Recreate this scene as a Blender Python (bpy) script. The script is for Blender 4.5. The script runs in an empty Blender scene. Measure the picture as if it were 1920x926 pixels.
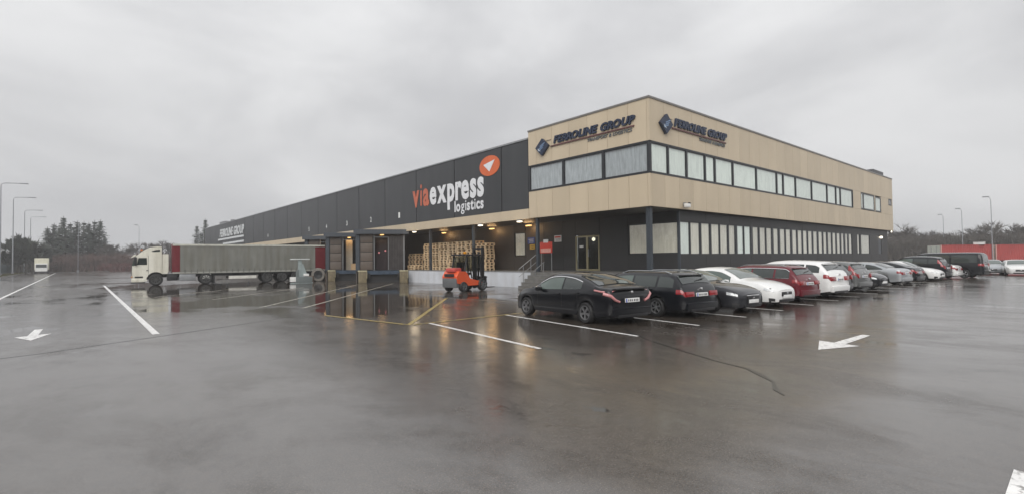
import bpy, bmesh, math, random
from mathutils import Vector, Matrix
R = math.radians
random.seed(7)
sc = bpy.context.scene
col = sc.collection
# ---------------------------------------------------------------- camera
CX, CY, CZ = -20.0589, -13.5791, 1.6
yaw, pit, rol, FPX = R(40.6547), R(1.4693), R(-0.7001), 958.96
fw = Vector((math.sin(yaw)*math.cos(pit), math.cos(yaw)*math.cos(pit), math.sin(pit)))
rt = Vector((math.cos(yaw), -math.sin(yaw), 0))
up = rt.cross(fw)
r2 = rt*math.cos(rol) + up*math.sin(rol)
u2 = -rt*math.sin(rol) + up*math.cos(rol)
cd = bpy.data.cameras.new('camera'); cam = bpy.data.objects.new('camera', cd); col.objects.link(cam)
cd.sensor_width = 36; cd.lens = FPX/1920*36; cd.clip_end = 2000; cd.clip_start = 0.1
cam.matrix_world = Matrix(((r2.x, u2.x, -fw.x, CX), (r2.y, u2.y, -fw.y, CY), (r2.z, u2.z, -fw.z, CZ), (0, 0, 0, 1)))
sc.camera = cam
# ---------------------------------------------------------------- world: overcast sky
SUN_EL, SUN_AZ = R(38), R(232)        # soft light from behind the camera
wd = bpy.data.worlds.new("World"); sc.world = wd; wd.use_nodes = True
nt = wd.node_tree; N = nt.nodes; Lk = nt.links; N.clear()
def nd(t, **k):
    n = N.new(t)
    for a, b in k.items(): setattr(n, a, b)
    return n
out = nd('ShaderNodeOutputWorld'); bg = nd('ShaderNodeBackground'); bg.inputs['Strength'].default_value = 0.1
sky = nd('ShaderNodeTexSky'); sky.sky_type = 'NISHITA'; sky.sun_disc = False
sky.sun_elevation = SUN_EL; sky.sun_rotation = SUN_AZ; sky.dust_density = 6.0; sky.air_density = 1.0
hs = nd('ShaderNodeHueSaturation'); hs.inputs['Saturation'].default_value = 0.03; hs.inputs['Value'].default_value = 0.25
Lk.new(sky.outputs[0], hs.inputs['Color'])
tc = nd('ShaderNodeTexCoord'); mp = nd('ShaderNodeMapping'); mp.inputs['Scale'].default_value = (1, 1, 2.2)
Lk.new(tc.outputs['Generated'], mp.inputs['Vector'])
n1 = nd('ShaderNodeTexNoise'); n1.inputs['Scale'].default_value = 2.2; n1.inputs['Detail'].default_value = 7; n1.inputs['Roughness'].default_value = .52
n1.inputs['Distortion'].default_value = .35
Lk.new(mp.outputs[0], n1.inputs['Vector'])
rp = nd('ShaderNodeValToRGB'); rp.color_ramp.interpolation = 'B_SPLINE'
e = rp.color_ramp.elements; e[0].position = .34; e[0].color = (.62, .626, .65, 1); e[1].position = .64; e[1].color = (.985, .99, 1, 1)
Lk.new(n1.outputs['Fac'], rp.inputs['Fac'])
# an overcast sky is smoothly brighter overhead
sx = nd('ShaderNodeSeparateXYZ'); Lk.new(tc.outputs['Generated'], sx.inputs[0])
mr = nd('ShaderNodeMapRange'); mr.inputs['From Min'].default_value = 0.0; mr.inputs['From Max'].default_value = 1.0
mr.inputs['To Min'].default_value = 6.6; mr.inputs['To Max'].default_value = 10.0; mr.interpolation_type = 'SMOOTHSTEP'
Lk.new(sx.outputs['Z'], mr.inputs['Value'])
ml = nd('ShaderNodeVectorMath', operation='SCALE'); Lk.new(rp.outputs[0], ml.inputs[0]); Lk.new(mr.outputs[0], ml.inputs['Scale'])
mx = nd('ShaderNodeMixRGB'); mx.inputs['Fac'].default_value = .9
Lk.new(hs.outputs[0], mx.inputs[1]); Lk.new(ml.outputs[0], mx.inputs[2])
Lk.new(mx.outputs[0], bg.inputs['Color']); Lk.new(bg.outputs[0], out.inputs['Surface'])
sd = bpy.data.lights.new('sun', 'SUN'); sd.energy = 1.5; sd.angle = R(50); sd.color = (1, .97, .93)
so = bpy.data.objects.new('sun', sd); col.objects.link(so)
sv = Vector((math.cos(SUN_EL)*math.sin(SUN_AZ), math.cos(SUN_EL)*math.cos(SUN_AZ), math.sin(SUN_EL)))
so.rotation_euler = sv.to_track_quat('Z', 'Y').to_euler()
vs = sc.view_settings; vs.view_transform = 'Standard'; vs.look = 'None'; vs.exposure = .36; vs.gamma = 1
try: sc.cycles.volume_bounces = 1; sc.cycles.max_bounces = 8; sc.cycles.transparent_max_bounces = 16
except Exception: pass

# ================================================================ helpers
class MB:
    def __init__(s): s.v = []; s.f = []; s.m = []
    def add(s, vs, fs, mi=0):
        o = len(s.v); s.v += [tuple(v) for v in vs]
        for f in fs: s.f.append(tuple(i+o for i in f)); s.m.append(mi)
    def box(s, x0, x1, y0, y1, z0, z1, mi=0, M=None):
        p = [Vector((x, y, z)) for z in (z0, z1) for y in (y0, y1) for x in (x0, x1)]
        if M is not None: p = [M @ q for q in p]
        s.add(p, [(0, 2, 3, 1), (4, 5, 7, 6), (0, 1, 5, 4), (2, 6, 7, 3), (0, 4, 6, 2), (1, 3, 7, 5)], mi)
    def rbox(s, x0, x1, y0, y1, z0, z1, b=.03, mi=0, M=None):     # box with chamfered edges
        bm = bmesh.new(); bmesh.ops.create_cube(bm, size=1)
        for v in bm.verts: v.co = Vector(((x0+x1)/2+v.co.x*(x1-x0), (y0+y1)/2+v.co.y*(y1-y0), (z0+z1)/2+v.co.z*(z1-z0)))
        bmesh.ops.bevel(bm, geom=bm.edges[:], offset=b, segments=2, affect='EDGES', profile=.6)
        bm.verts.index_update(); vs = [v.co.copy() for v in bm.verts]
        if M is not None: vs = [M @ q for q in vs]
        s.add(vs, [[v.index for v in f.verts] for f in bm.faces], mi); bm.free()
    def tube(s, pts, r, n=8, mi=0, r1=None, cap=True):
        pts = [Vector(p) for p in pts]; k = len(pts); vs = []
        for i, p in enumerate(pts):
            d = (pts[min(i+1, k-1)]-pts[max(i-1, 0)]).normalized()
            a = d.orthogonal().normalized() if abs(d.z) > .9 else d.cross(Vector((0, 0, 1))).normalized()
            b = d.cross(a); rr = r if r1 is None else r+(r1-r)*i/(k-1)
            vs += [p+(a*math.cos(2*math.pi*j/n)+b*math.sin(2*math.pi*j/n))*rr for j in range(n)]
        fs = [(i*n+j, i*n+(j+1) % n, (i+1)*n+(j+1) % n, (i+1)*n+j) for i in range(k-1) for j in range(n)]
        if cap: fs += [tuple(range(n)), tuple(range((k-1)*n, k*n))]
        s.add(vs, fs, mi)
    def prism(s, poly, h0, h1, M=None, mi=0):    # polygon (x, y) between z=h0 and z=h1
        n = len(poly); p = [Vector((a, b, h0)) for a, b in poly]+[Vector((a, b, h1)) for a, b in poly]
        if M is not None: p = [M @ q for q in p]
        s.add(p, [tuple(range(n)), tuple(range(n, 2*n))]+[(i, (i+1) % n, n+(i+1) % n, n+i) for i in range(n)], mi)
    def lathe(s, prof, n=24, M=None, mi=0):      # (radius, h) revolved about z
        vs = []; k = len(prof)
        for (r, h) in prof: vs += [Vector((r*math.cos(2*math.pi*j/n), r*math.sin(2*math.pi*j/n), h)) for j in range(n)]
        if M is not None: vs = [M @ q for q in vs]
        s.add(vs, [(i*n+j, i*n+(j+1) % n, (i+1)*n+(j+1) % n, (i+1)*n+j) for i in range(k-1) for j in range(n)], mi)
    def mesh(s, name, mats, smooth=None):
        me = bpy.data.meshes.new(name); me.from_pydata(s.v, [], s.f)
        if not isinstance(mats, (list, tuple)): mats = [mats]
        for m in mats: me.materials.append(m)
        me.polygons.foreach_set('material_index', s.m)
        bm = bmesh.new(); bm.from_mesh(me); bmesh.ops.recalc_face_normals(bm, faces=bm.faces); bm.to_mesh(me); bm.free()
        if smooth:
            me.polygons.foreach_set('use_smooth', [True]*len(me.polygons)); me.set_sharp_from_angle(angle=R(smooth))
        me.update(); return me
    def build(s, name, mats, parent=None, smooth=None, loc=None):
        return link(name, s.mesh(name, mats, smooth), parent, loc)
def link(name, me, parent=None, loc=None, rz=0):
    o = bpy.data.objects.new(name, me); col.objects.link(o)
    if parent: o.parent = parent
    if loc: o.location = loc
    o.rotation_euler.z = rz
    return o
def tag(o, label=None, cat=None, group=None, kind=None):
    for k, v in (('label', label), ('category', cat), ('group', group), ('kind', kind)):
        if v: o[k] = v
    return o
def thing(name, label, cat, loc=(0, 0, 0), rz=0, group=None):
    o = bpy.data.objects.new(name, None); col.objects.link(o); o.location = loc; o.rotation_euler.z = rz; o.empty_display_size = .2
    return tag(o, label, cat, group)
def part(name, mb, m, parent, smooth=None): return mb.build(name, m, parent, smooth)
def bx(name, dims, m, parent=None, b=0, M=None):
    q = MB()
    if b: q.rbox(*dims, b=b, M=M)
    else: q.box(*dims, M=M)
    return q.build(name, m, parent, 40 if b else None)
ORD = ['first', 'second', 'third', 'fourth', 'fifth', 'sixth', 'seventh', 'eighth', 'ninth', 'tenth', 'eleventh', 'twelfth', 'thirteenth', 'fourteenth', 'fifteenth', 'sixteenth', 'seventeenth', 'eighteenth']

# ---------------------------------------------------------------- materials
MATS = {}
def mat(name, c, rough=.5, metal=0, coat=0, var=.08, scale=3, bump=0, bscale=40, emit=None, es=0, rand=0, ior=1.5, stain=None, sscale=.6, crough=.04, sramp=(.42, .72, .6)):
    if name in MATS: return MATS[name]
    m = bpy.data.materials.new(name); m.use_nodes = True; t = m.node_tree; b = t.nodes['Principled BSDF']
    b.inputs['Roughness'].default_value = rough; b.inputs['Metallic'].default_value = metal; b.inputs['IOR'].default_value = ior
    b.inputs['Coat Weight'].default_value = coat; b.inputs['Coat Roughness'].default_value = crough
    tcn = t.nodes.new('ShaderNodeTexCoord'); nz = t.nodes.new('ShaderNodeTexNoise'); nz.inputs['Scale'].default_value = scale; nz.inputs['Detail'].default_value = 5
    t.links.new(tcn.outputs['Object'], nz.inputs['Vector'])
    rmp = t.nodes.new('ShaderNodeValToRGB'); ee = rmp.color_ramp.elements
    ee[0].position = .3; ee[1].position = .7
    ee[0].color = tuple(x*(1-var) for x in c)+(1,); ee[1].color = tuple(min(1, x*(1+var)) for x in c)+(1,)
    t.links.new(nz.outputs['Fac'], rmp.inputs['Fac']); last = rmp.outputs[0]
    if stain:       # grime in vertical streaks; on blinds, painted slat stripes
        mpn = t.nodes.new('ShaderNodeMapping'); mpn.inputs['Scale'].default_value = (sscale*3, sscale*3, sscale*.35); t.links.new(tcn.outputs['Object'], mpn.inputs['Vector'])
        n2 = t.nodes.new('ShaderNodeTexNoise'); n2.inputs['Scale'].default_value = 1; n2.inputs['Detail'].default_value = 6; t.links.new(mpn.outputs[0], n2.inputs['Vector'])
        r2n = t.nodes.new('ShaderNodeValToRGB'); r2n.color_ramp.elements[0].position = sramp[0]; r2n.color_ramp.elements[1].position = sramp[1]
        r2n.color_ramp.elements[1].color = (sramp[2],)*3+(1,); t.links.new(n2.outputs['Fac'], r2n.inputs['Fac'])
        mxn = t.nodes.new('ShaderNodeMixRGB'); mxn.inputs[2].default_value = tuple(stain)+(1,); t.links.new(r2n.outputs[0], mxn.inputs[0]); t.links.new(last, mxn.inputs[1]); last = mxn.outputs[0]
    if rand:
        oi = t.nodes.new('ShaderNodeObjectInfo'); h = t.nodes.new('ShaderNodeHueSaturation'); mrn = t.nodes.new('ShaderNodeMapRange')
        mrn.inputs['To Min'].default_value = 1-rand; mrn.inputs['To Max'].default_value = 1+rand
        t.links.new(oi.outputs['Random'], mrn.inputs['Value']); t.links.new(mrn.outputs[0], h.inputs['Value']); t.links.new(last, h.inputs['Color']); last = h.outputs[0]
    t.links.new(last, b.inputs['Base Color'])
    if bump:
        n3 = t.nodes.new('ShaderNodeTexNoise'); n3.inputs['Scale'].default_value = bscale; n3.inputs['Detail'].default_value = 3; t.links.new(tcn.outputs['Object'], n3.inputs['Vector'])
        bp = t.nodes.new('ShaderNodeBump'); bp.inputs['Strength'].default_value = bump; bp.inputs['Distance'].default_value = .02
        t.links.new(n3.outputs['Fac'], bp.inputs['Height']); t.links.new(bp.outputs[0], b.inputs['Normal'])
    if emit: b.inputs['Emission Color'].default_value = tuple(emit)+(1,); b.inputs['Emission Strength'].default_value = es
    MATS[name] = m; return m
TAN = mat('tan_panel', (.545, .455, .33), .45, var=.05, scale=.5, rand=.05, stain=(.505, .415, .295))
DARK = mat('anthracite_panel', (.036, .038, .042), .42, var=.08, scale=.5, rand=.06, stain=(.05, .052, .055), sscale=.4)
DARKW = mat('dark_cladding', (.03, .03, .031), .5, var=.12, scale=1, rand=.05)
FRAME = mat('window_frame_dark', (.02, .022, .026), .35)
COPING = mat('coping_metal', (.2, .19, .18), .35, .4)
STEEL = mat('bluegrey_steel', (.05, .06, .072), .4, .2, var=.12)
GALV = mat('galvanised', (.36, .37, .38), .4, .7, var=.12)
WALLW = mat('painted_concrete', (.58, .6, .64), .5, var=.08, scale=1.5, stain=(.45, .45, .45), bump=.15)
CONC = mat('wet_concrete', (.17, .165, .155), .3, var=.2, scale=4, bump=.3)
BROWN = mat('brown_door_board', (.105, .082, .066), .5, var=.12, rand=.08)
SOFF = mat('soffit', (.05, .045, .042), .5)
BOLL = mat('bollard_yellow_brown', (.2, .165, .1), .5, var=.25, scale=5, stain=(.1, .08, .05), sscale=1)
BOLLT = mat('bollard_cap', (.42, .38, .25), .5, var=.2, scale=8)
BLACK = mat('black_rubber', (.015, .015, .016), .55, var=.2, scale=12)
PLASTIC = mat('black_plastic', (.02, .02, .022), .4)
WHITEP = mat('white_paint', (.75, .75, .73), .35, coat=.3)
INTER = mat('interior_dark', (.06, .055, .05), .8)
BLIND = mat('blind_glowing', (.8, .84, .78), .8, var=.05, rand=.12, emit=(.78, .82, .79), es=.15, stain=(.55, .58, .55), sscale=3)  # emission put into the slats so they look lit from the room
CURTAIN = mat('blind_glowing_warm', (.72, .68, .6), .8, var=.06, rand=.16, emit=(.9, .8, .66), es=.09, stain=(.5, .46, .38), sscale=3)  # warm emission stands in for room lighting behind the blind
GREYBL = mat('blind_grey', (.48, .5, .53), .8, var=.06, rand=.1, stain=(.2, .21, .23), sscale=4)
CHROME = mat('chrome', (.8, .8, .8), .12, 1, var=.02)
RIM = mat('rim_silver', (.55, .56, .57), .25, .9, var=.05)
RIMD = mat('rim_dark', (.3, .3, .31), .28, .8, var=.05)
RIMT = mat('rim_lorry', (.08, .08, .078), .5, .3, var=.2)
TYRE = mat('tyre', (.018, .018, .019), .6, var=.2, scale=15)
CGLASS = mat('car_glass', (.03, .038, .036), .03, coat=.6, var=.02)
CGLASS2 = mat('car_glass_skylit', (.085, .112, .1), .03, coat=.6, var=.15, scale=1.5)  # opaque; paler base colour stands for sky light seen through the glass
REDL = mat('red_lamp', (.26, .01, .014), .12, coat=1, var=.1, scale=20)
PINKL = mat('clear_red_lamp', (.5, .2, .2), .12, coat=1, var=.15, scale=25)
LAMPC = mat('headlamp_glass', (.55, .57, .58), .1, coat=1, var=.3, scale=14)
PLATE = mat('plate_white', (.75, .75, .74), .4)
PLATEB = mat('plate_blue', (.03, .08, .4), .4)
PLATET = mat('plate_ink', (.05, .05, .055), .5)
LINEW = mat('road_paint_white', (.86, .85, .83), .3, var=.12, scale=6, bump=.2, stain=(.14, .13, .12), sscale=5, sramp=(.52, .66, .85))
LINEY = mat('road_paint_yellow', (.5, .36, .07), .3, var=.25, scale=5, stain=(.1, .09, .07), sscale=4, sramp=(.42, .6, .9))
LINEF = mat('road_paint_faded', (.5, .46, .38), .25, var=.3, scale=3, stain=(.08, .075, .07), sscale=3, sramp=(.42, .62, .9))
WOOD = mat('pallet_wood', (.66, .5, .32), .7, var=.2, scale=9, rand=.14)
def glass(name, tint, refl=1.0, see=.75):
    m = bpy.data.materials.new(name); m.use_nodes = True; t = m.node_tree; t.nodes.clear()
    o = t.nodes.new('ShaderNodeOutputMaterial'); g = t.nodes.new('ShaderNodeBsdfGlossy'); g.inputs['Roughness'].default_value = .015
    tr = t.nodes.new('ShaderNodeBsdfTransparent'); tr.inputs[0].default_value = tuple(x*see for x in tint)+(1,)
    lw = t.nodes.new('ShaderNodeLayerWeight'); pw_ = t.nodes.new('ShaderNodeMath'); pw_.operation = 'POWER'; pw_.inputs[1].default_value = 3.6
    t.links.new(lw.outputs['Facing'], pw_.inputs[0]); lw.inputs['Blend'].default_value = .5; fr = t.nodes.new('ShaderNodeMapRange'); fr.inputs['To Min'].default_value = .13*refl; fr.inputs['To Max'].default_value = .95; t.links.new(pw_.outputs[0], fr.inputs[0])
    tcn = t.nodes.new('ShaderNodeTexCoord'); nz = t.nodes.new('ShaderNodeTexNoise'); nz.inputs['Scale'].default_value = .8
    bp = t.nodes.new('ShaderNodeBump'); bp.inputs['Strength'].default_value = .12; bp.inputs['Distance'].default_value = .1
    t.links.new(tcn.outputs['Object'], nz.inputs['Vector']); t.links.new(nz.outputs['Fac'], bp.inputs['Height']); t.links.new(bp.outputs[0], g.inputs['Normal'])
    mi = t.nodes.new('ShaderNodeMixShader'); t.links.new(fr.outputs[0], mi.inputs[0]); t.links.new(tr.outputs[0], mi.inputs[1]); t.links.new(g.outputs[0], mi.inputs[2]); t.links.new(mi.outputs[0], o.inputs[0])
    return m
GLASS = glass('window_glass', (.94, .97, .96), see=.95); GLASSD = glass('door_glass', (.8, .85, .8), see=.8)
def paint(name, c, rough=.28, metal=.0):
    m = mat('car_paint_'+name, c, rough, metal, coat=1, var=.04, scale=2)
    if sum(c) < .5: m.node_tree.nodes['Principled BSDF'].inputs['Specular IOR Level'].default_value = .12; m.node_tree.nodes['Principled BSDF'].inputs['Coat IOR'].default_value = 1.4; m.node_tree.nodes['Principled BSDF'].inputs['Coat Roughness'].default_value = .015
    return m

# ---------------------------------------------------------------- text
_fc = bpy.data.curves.new('font_probe', 'FONT'); _gc = {}
def glyph(ch, bold):
    k = (ch, bold)
    if k not in _gc:
        _fc.body = ch; _fc.size = 1; _fc.offset = bold; _fc.extrude = 0; _fc.resolution_u = 3
        o = bpy.data.objects.new('glyph_probe', _fc); me = bpy.data.meshes.new_from_object(o); bpy.data.objects.remove(o)
        vs = [v.co.copy() for v in me.vertices]; fs = [tuple(p.vertices) for p in me.polygons]
        ed = {}
        for f in fs:
            for i in range(len(f)):
                a, b = f[i], f[(i+1) % len(f)]
                ed[(min(a, b), max(a, b))] = ed.get((min(a, b), max(a, b)), 0)+1
        _gc[k] = (vs, fs, [q for q, n in ed.items() if n == 1]); bpy.data.meshes.remove(me)
    return _gc[k]
XH = max(v.y for v in glyph('x', 0)[0]); CAP = max(v.y for v in glyph('H', 0)[0])
def word(parent, text, u0, u1, base, height, frame, m, depth=.05, bold=.02, ref='cap', shear=0, gap=.07, name='letter', mats=None):
    """each character a mesh of its own; frame(u, z, d) gives the point on the wall, u running from u0 (left) to u1 (right)"""
    s = height/(XH if ref == 'x' else CAP); adv = []; x = 0
    for ch in text:
        if ch == ' ': adv.append((x, 0)); x += .3; continue
        vs = glyph(ch, bold)[0]; a = min(v.x for v in vs); b = max(v.x for v in vs)
        adv.append((x-a, 1)); x += b-a+gap-(.2 if ch in 'R' else .09 if ch in 'KLr' else 0)
    tot = x-gap
    for i, ch in enumerate(text):
        if not adv[i][1]: continue
        vs, fs, eb = glyph(ch, bold*.3 if ch in 'ig' else bold); q = MB(); n = len(vs)
        uv = [((v.x+adv[i][0])/tot, v.y*s) for v in vs]
        pts = []
        for d in (depth, .004):
            for (a, z) in uv:
                u = u0+(u1-u0)*a+(1 if u1 > u0 else -1)*shear*z
                pts.append(frame(u, base+z, d))
        q.add(pts, list(fs)+[(a, b, b+n, a+n) for a, b in eb])
        me = q.mesh(name, (mats[i] if mats else m)); link(name, me, parent)
def frame_left(u, z, d): return (-d, u, z)        # on the wall x = 0, seen from -x
def frame_right(u, z, d): return (u, -d, z)       # on the wall y = 0, seen from -y

# ================================================================ ground
def ground_mat():
    m = bpy.data.materials.new('wet_asphalt'); m.use_nodes = True; t = m.node_tree; b = t.nodes['Principled BSDF']; L = t.links.new
    g = t.nodes.new; tcn = g('ShaderNodeTexCoord'); b.inputs['IOR'].default_value = 2.1
    def noise(s, d, sc3=(1, 1, 1), rot=0, r=.55, dist=0):
        mpn = g('ShaderNodeMapping'); mpn.inputs['Scale'].default_value = sc3; mpn.inputs['Rotation'].default_value = (0, 0, rot)
        n = g('ShaderNodeTexNoise'); n.inputs['Scale'].default_value = s; n.inputs['Detail'].default_value = d; n.inputs['Roughness'].default_value = r; n.inputs['Distortion'].default_value = dist
        L(tcn.outputs['Object'], mpn.inputs[0]); L(mpn.outputs[0], n.inputs['Vector']); return n.outputs['Fac']
    def ramp(f, a, b_, c0=(0, 0, 0, 1), c1=(1, 1, 1, 1)):
        r = g('ShaderNodeValToRGB'); q = r.color_ramp.elements; q[0].position = a; q[1].position = b_; q[0].color = c0; q[1].color = c1; L(f, r.inputs[0]); return r.outputs[0]
    def mth(op, a, b_):
        k = g('ShaderNodeMath'); k.operation = op
        for i, v in enumerate((a, b_)):
            if isinstance(v, (int, float)): k.inputs[i].default_value = v
            else: L(v, k.inputs[i])
        return k.outputs[0]
    big = noise(.085, 4); med = noise(.38, 6, (1, .55, 1), R(20), .62, .2); fine = noise(95, 2, r=.7); grain = noise(28, 3)
    streak = noise(.9, 5, (1, .16, 1), R(-38), .6)
    # low places in the yard hold water: x, y position lowers towards the truck lanes and the drive
    bm_ = g('ShaderNodeMapping'); bm_.inputs['Scale'].default_value = (1/8.5, 1/19, 0); bm_.inputs['Location'].default_value = (11.5/8.5, -21/19, 0); L(tcn.outputs['Object'], bm_.inputs[0])
    bl_ = g('ShaderNodeVectorMath'); bl_.operation = 'LENGTH'; L(bm_.outputs[0], bl_.inputs[0])
    basin = g('ShaderNodeMapRange'); basin.interpolation_type = 'SMOOTHSTEP'; basin.inputs['From Min'].default_value = 1.25; basin.inputs['From Max'].default_value = .5; basin.inputs['To Max'].default_value = .125; L(bl_.outputs['Value'], basin.inputs[0])
    wet = mth('ADD', mth('ADD', mth('MULTIPLY', big, .5), mth('MULTIPLY', med, .4)), mth('ADD', mth('MULTIPLY', streak, .16), basin.outputs[0]))
    pud = mth('MAXIMUM', ramp(wet, .575, .625), mth('MULTIPLY', ramp(noise(.42, 6, (1, .6, 1), R(15), .62, .3), .635, .665), .9))
    damp = ramp(wet, .38, .60)
    patch_ = ramp(noise(.8, 9, (1, .6, 1), R(25), .7, .25), .42, .6)       # drying patches and streaks
    film = ramp(noise(.11, 5, (1, 1, 1), .7, .55), .38, .58)      # wide smooth sheets of water film
    stone = noise(55, 2, r=.6); coarse = noise(9, 5, r=.7)
    base = g('ShaderNodeMixRGB'); L(damp, base.inputs[0]); base.inputs[1].default_value = (.078, .064, .052, 1); base.inputs[2].default_value = (.048, .039, .031, 1)
    b2 = g('ShaderNodeMixRGB'); b2.blend_type = 'MULTIPLY'; L(mth('MULTIPLY', patch_, .45), b2.inputs[0]); L(base.outputs[0], b2.inputs[1]); b2.inputs[2].default_value = (.6, .58, .56, 1)
    spk = g('ShaderNodeMixRGB'); spk.blend_type = 'OVERLAY'; spk.inputs[0].default_value = .9; L(b2.outputs[0], spk.inputs[1]); L(ramp(mth('ADD', mth('MULTIPLY', stone, .6), mth('MULTIPLY', coarse, .4)), .36, .64, (.2, .2, .2, 1), (.8, .8, .8, 1)), spk.inputs[2])
    chips = ramp(noise(62, 4, r=.8), .53, .66); pits = ramp(noise(46, 3, (1, 1, 1), 1.0, .75), .36, .44)
    ch = g('ShaderNodeMixRGB'); L(mth('MULTIPLY', chips, mth('SUBTRACT', .55, mth('MULTIPLY', pud, .5))), ch.inputs[0]); L(spk.outputs[0], ch.inputs[1]); ch.inputs[2].default_value = (.24, .21, .185, 1)
    pt_ = g('ShaderNodeMixRGB'); pt_.blend_type = 'MULTIPLY'; L(mth('MULTIPLY', mth('SUBTRACT', 1.0, pits), .85), pt_.inputs[0]); L(ch.outputs[0], pt_.inputs[1]); pt_.inputs[2].default_value = (.25, .23, .22, 1)
    L(pt_.outputs[0], b.inputs['Base Color'])
    ro = g('ShaderNodeMapRange'); L(mth('MULTIPLY', patch_, mth('SUBTRACT', 1.0, mth('MULTIPLY', film, .6))), ro.inputs[0]); ro.inputs['To Min'].default_value = .085; ro.inputs['To Max'].default_value = .21
    rr = mth('ADD', mth('MULTIPLY', ro.outputs[0], mth('SUBTRACT', 1.0, pud)), .05)
    L(mth('ADD', rr, mth('MULTIPLY', ramp(coarse, .4, .62), mth('MULTIPLY', mth('SUBTRACT', 1.0, pud), .03))), b.inputs['Roughness'])
    grit = ramp(mth('ADD', mth('MULTIPLY', stone, .65), mth('MULTIPLY', noise(140, 2, r=.7), .35)), .38, .62)
    dryp = mth('MULTIPLY', patch_, mth('SUBTRACT', 1.0, pud))
    sp0 = mth('SUBTRACT', .95, mth('MULTIPLY', dryp, .42))
    L(mth('SUBTRACT', sp0, mth('MULTIPLY', mth('MULTIPLY', grit, mth('SUBTRACT', 1.0, pud)), mth('SUBTRACT', .5, mth('MULTIPLY', film, .25)))), b.inputs['Specular IOR Level'])
    bp = g('ShaderNodeBump'); bp.inputs['Distance'].default_value = .007
    L(mth('MULTIPLY', mth('MULTIPLY', mth('SUBTRACT', 1.0, mth('MULTIPLY', pud, .97)), mth('SUBTRACT', 1.0, mth('MULTIPLY', film, .75))), .05), bp.inputs['Strength']); L(mth('ADD', stone, mth('MULTIPLY', coarse, .5)), bp.inputs['Height']); L(bp.outputs[0], b.inputs['Normal'])
    return m
ASPH = ground_mat()
SOIL = mat('winter_soil', (.085, .075, .05), .8, var=.35, scale=.25, bump=.6, bscale=3, stain=(.07, .08, .035), sscale=.2)
def sheet(name, x0, x1, y0, y1, z, m, n=1):
    q = MB(); q.add([(x0, y0, z), (x1, y0, z), (x1, y1, z), (x0, y1, z)], [(0, 1, 2, 3)]); return tag(q.build(name, m), kind='structure')
sheet('ground', -380, 380, -380, 380, -.06, SOIL)
sheet('asphalt_yard', -28, 150, -90, 152, 0, ASPH)
kb = MB(); kb.box(-28.15, -28, -90, 152.15, -.05, .12); kb.box(-28, 150, 152, 152.15, -.05, .12); tag(kb.build('kerb', CONC), kind='structure')
def strip(name, pts, w, m, z=.004):
    q = MB(); k = len(pts); P = [Vector((a, b)) for a, b in pts]; vs = []
    for i, p in enumerate(P):
        d = (P[min(i+1, k-1)]-P[max(i-1, 0)]).normalized(); nn = Vector((-d.y, d.x))*(w/2 if not isinstance(w, list) else w[i]/2)
        vs += [(p.x+nn.x, p.y+nn.y, z), (p.x-nn.x, p.y-nn.y, z)]
    q.add(vs, [(2*i, 2*i+1, 2*i+3, 2*i+2) for i in range(k-1)]); return tag(q.build(name, m), kind='structure')
strip('lane_line', [(-22.75, -3), (-23.0, 140)], .14, LINEW); strip('lane_line', [(-18.18, 38), (-18.59, .75)], .14, LINEW)
strip('parking_line', [(-13.02, -2.0), (-13.64, -6.85)], .1, LINEW)
for k in range(-1, 20):
    x = -8.75+2.42*k; strip('parking_line', [(x+.8, -1.9), (x, -7.2)], .1, LINEW)
strip('bay_line', [(-7.69, 5.22), (-13.56, -1.96)], .12, LINEY); strip('bay_line', [(-7.9, 5.3), (-7.0, .3)], .09, LINEF)
strip('bay_line', [(-13.5, -2.06), (-9.6, -1.95)], .1, LINEY, .008); strip('bay_line', [(-13.62, -1.9), (-14.25, 1.9)], .12, LINEY, .008)
strip('dock_lane_line', [(-14.9, 6.5), (-4.4, 21.7)], .13, LINEF); strip('dock_lane_line', [(-13.9, 5.0), (-2.0, 21.0)], .13, LINEF)
strip('dock_lane_line', [(-15.3, 12.6), (-8.6, 20.6)], .13, LINEF); strip('dock_lane_line', [(-17, 17), (-9.8, 26)], .13, LINEF)
def arrow(pts):
    q = MB(); q.add([(x, y, .004) for x, y in pts], [(0, 1, 2), (3, 4, 5, 6)]); return tag(q.build('lane_arrow', LINEW), kind='structure')
arrow([(-9.25, -9.95), (-10.32, -10.29), (-9.43, -10.66), (-9.38, -10.42), (-7.87, -10.42), (-7.84, -10.27), (-9.30, -10.22)])
arrow([(-21.05, 2.5), (-20.74, 1.58), (-20.43, 2.8), (-20.66, 2.7), (-20.62, 4.1), (-20.78, 4.1), (-20.84, 2.62)])
q = MB(); q.add([(-15.45, -13.35, .004), (-15.33, -13.09, .004), (-14.74, -13.08, .004), (-14.8, -13.35, .004)], [(0, 1, 2, 3)]); tag(q.build('stop_line', LINEW), kind='structure')
SEAM = mat('tar_seam', (.03, .028, .026), .2, var=.3, scale=4)
ck = [(-10.3, -6.2), (-10.8, -6.71), (-11.5, -7.75), (-12.11, -8.88), (-12.45, -9.55), (-12.66, -10.14), (-12.98, -10.5), (-13.21, -10.73), (-13.6, -10.92), (-13.79, -11.09)]
strip('tar_seam', ck, [.02, .05, .035, .05, .03, .06, .075, .04, .06, .02], SEAM)
strip('tar_seam', [(-24, -1.9), (-20.5, -.8), (-17.5, .9), (-15, 2.4)], [.05, .05, .06, .03], SEAM)

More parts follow.
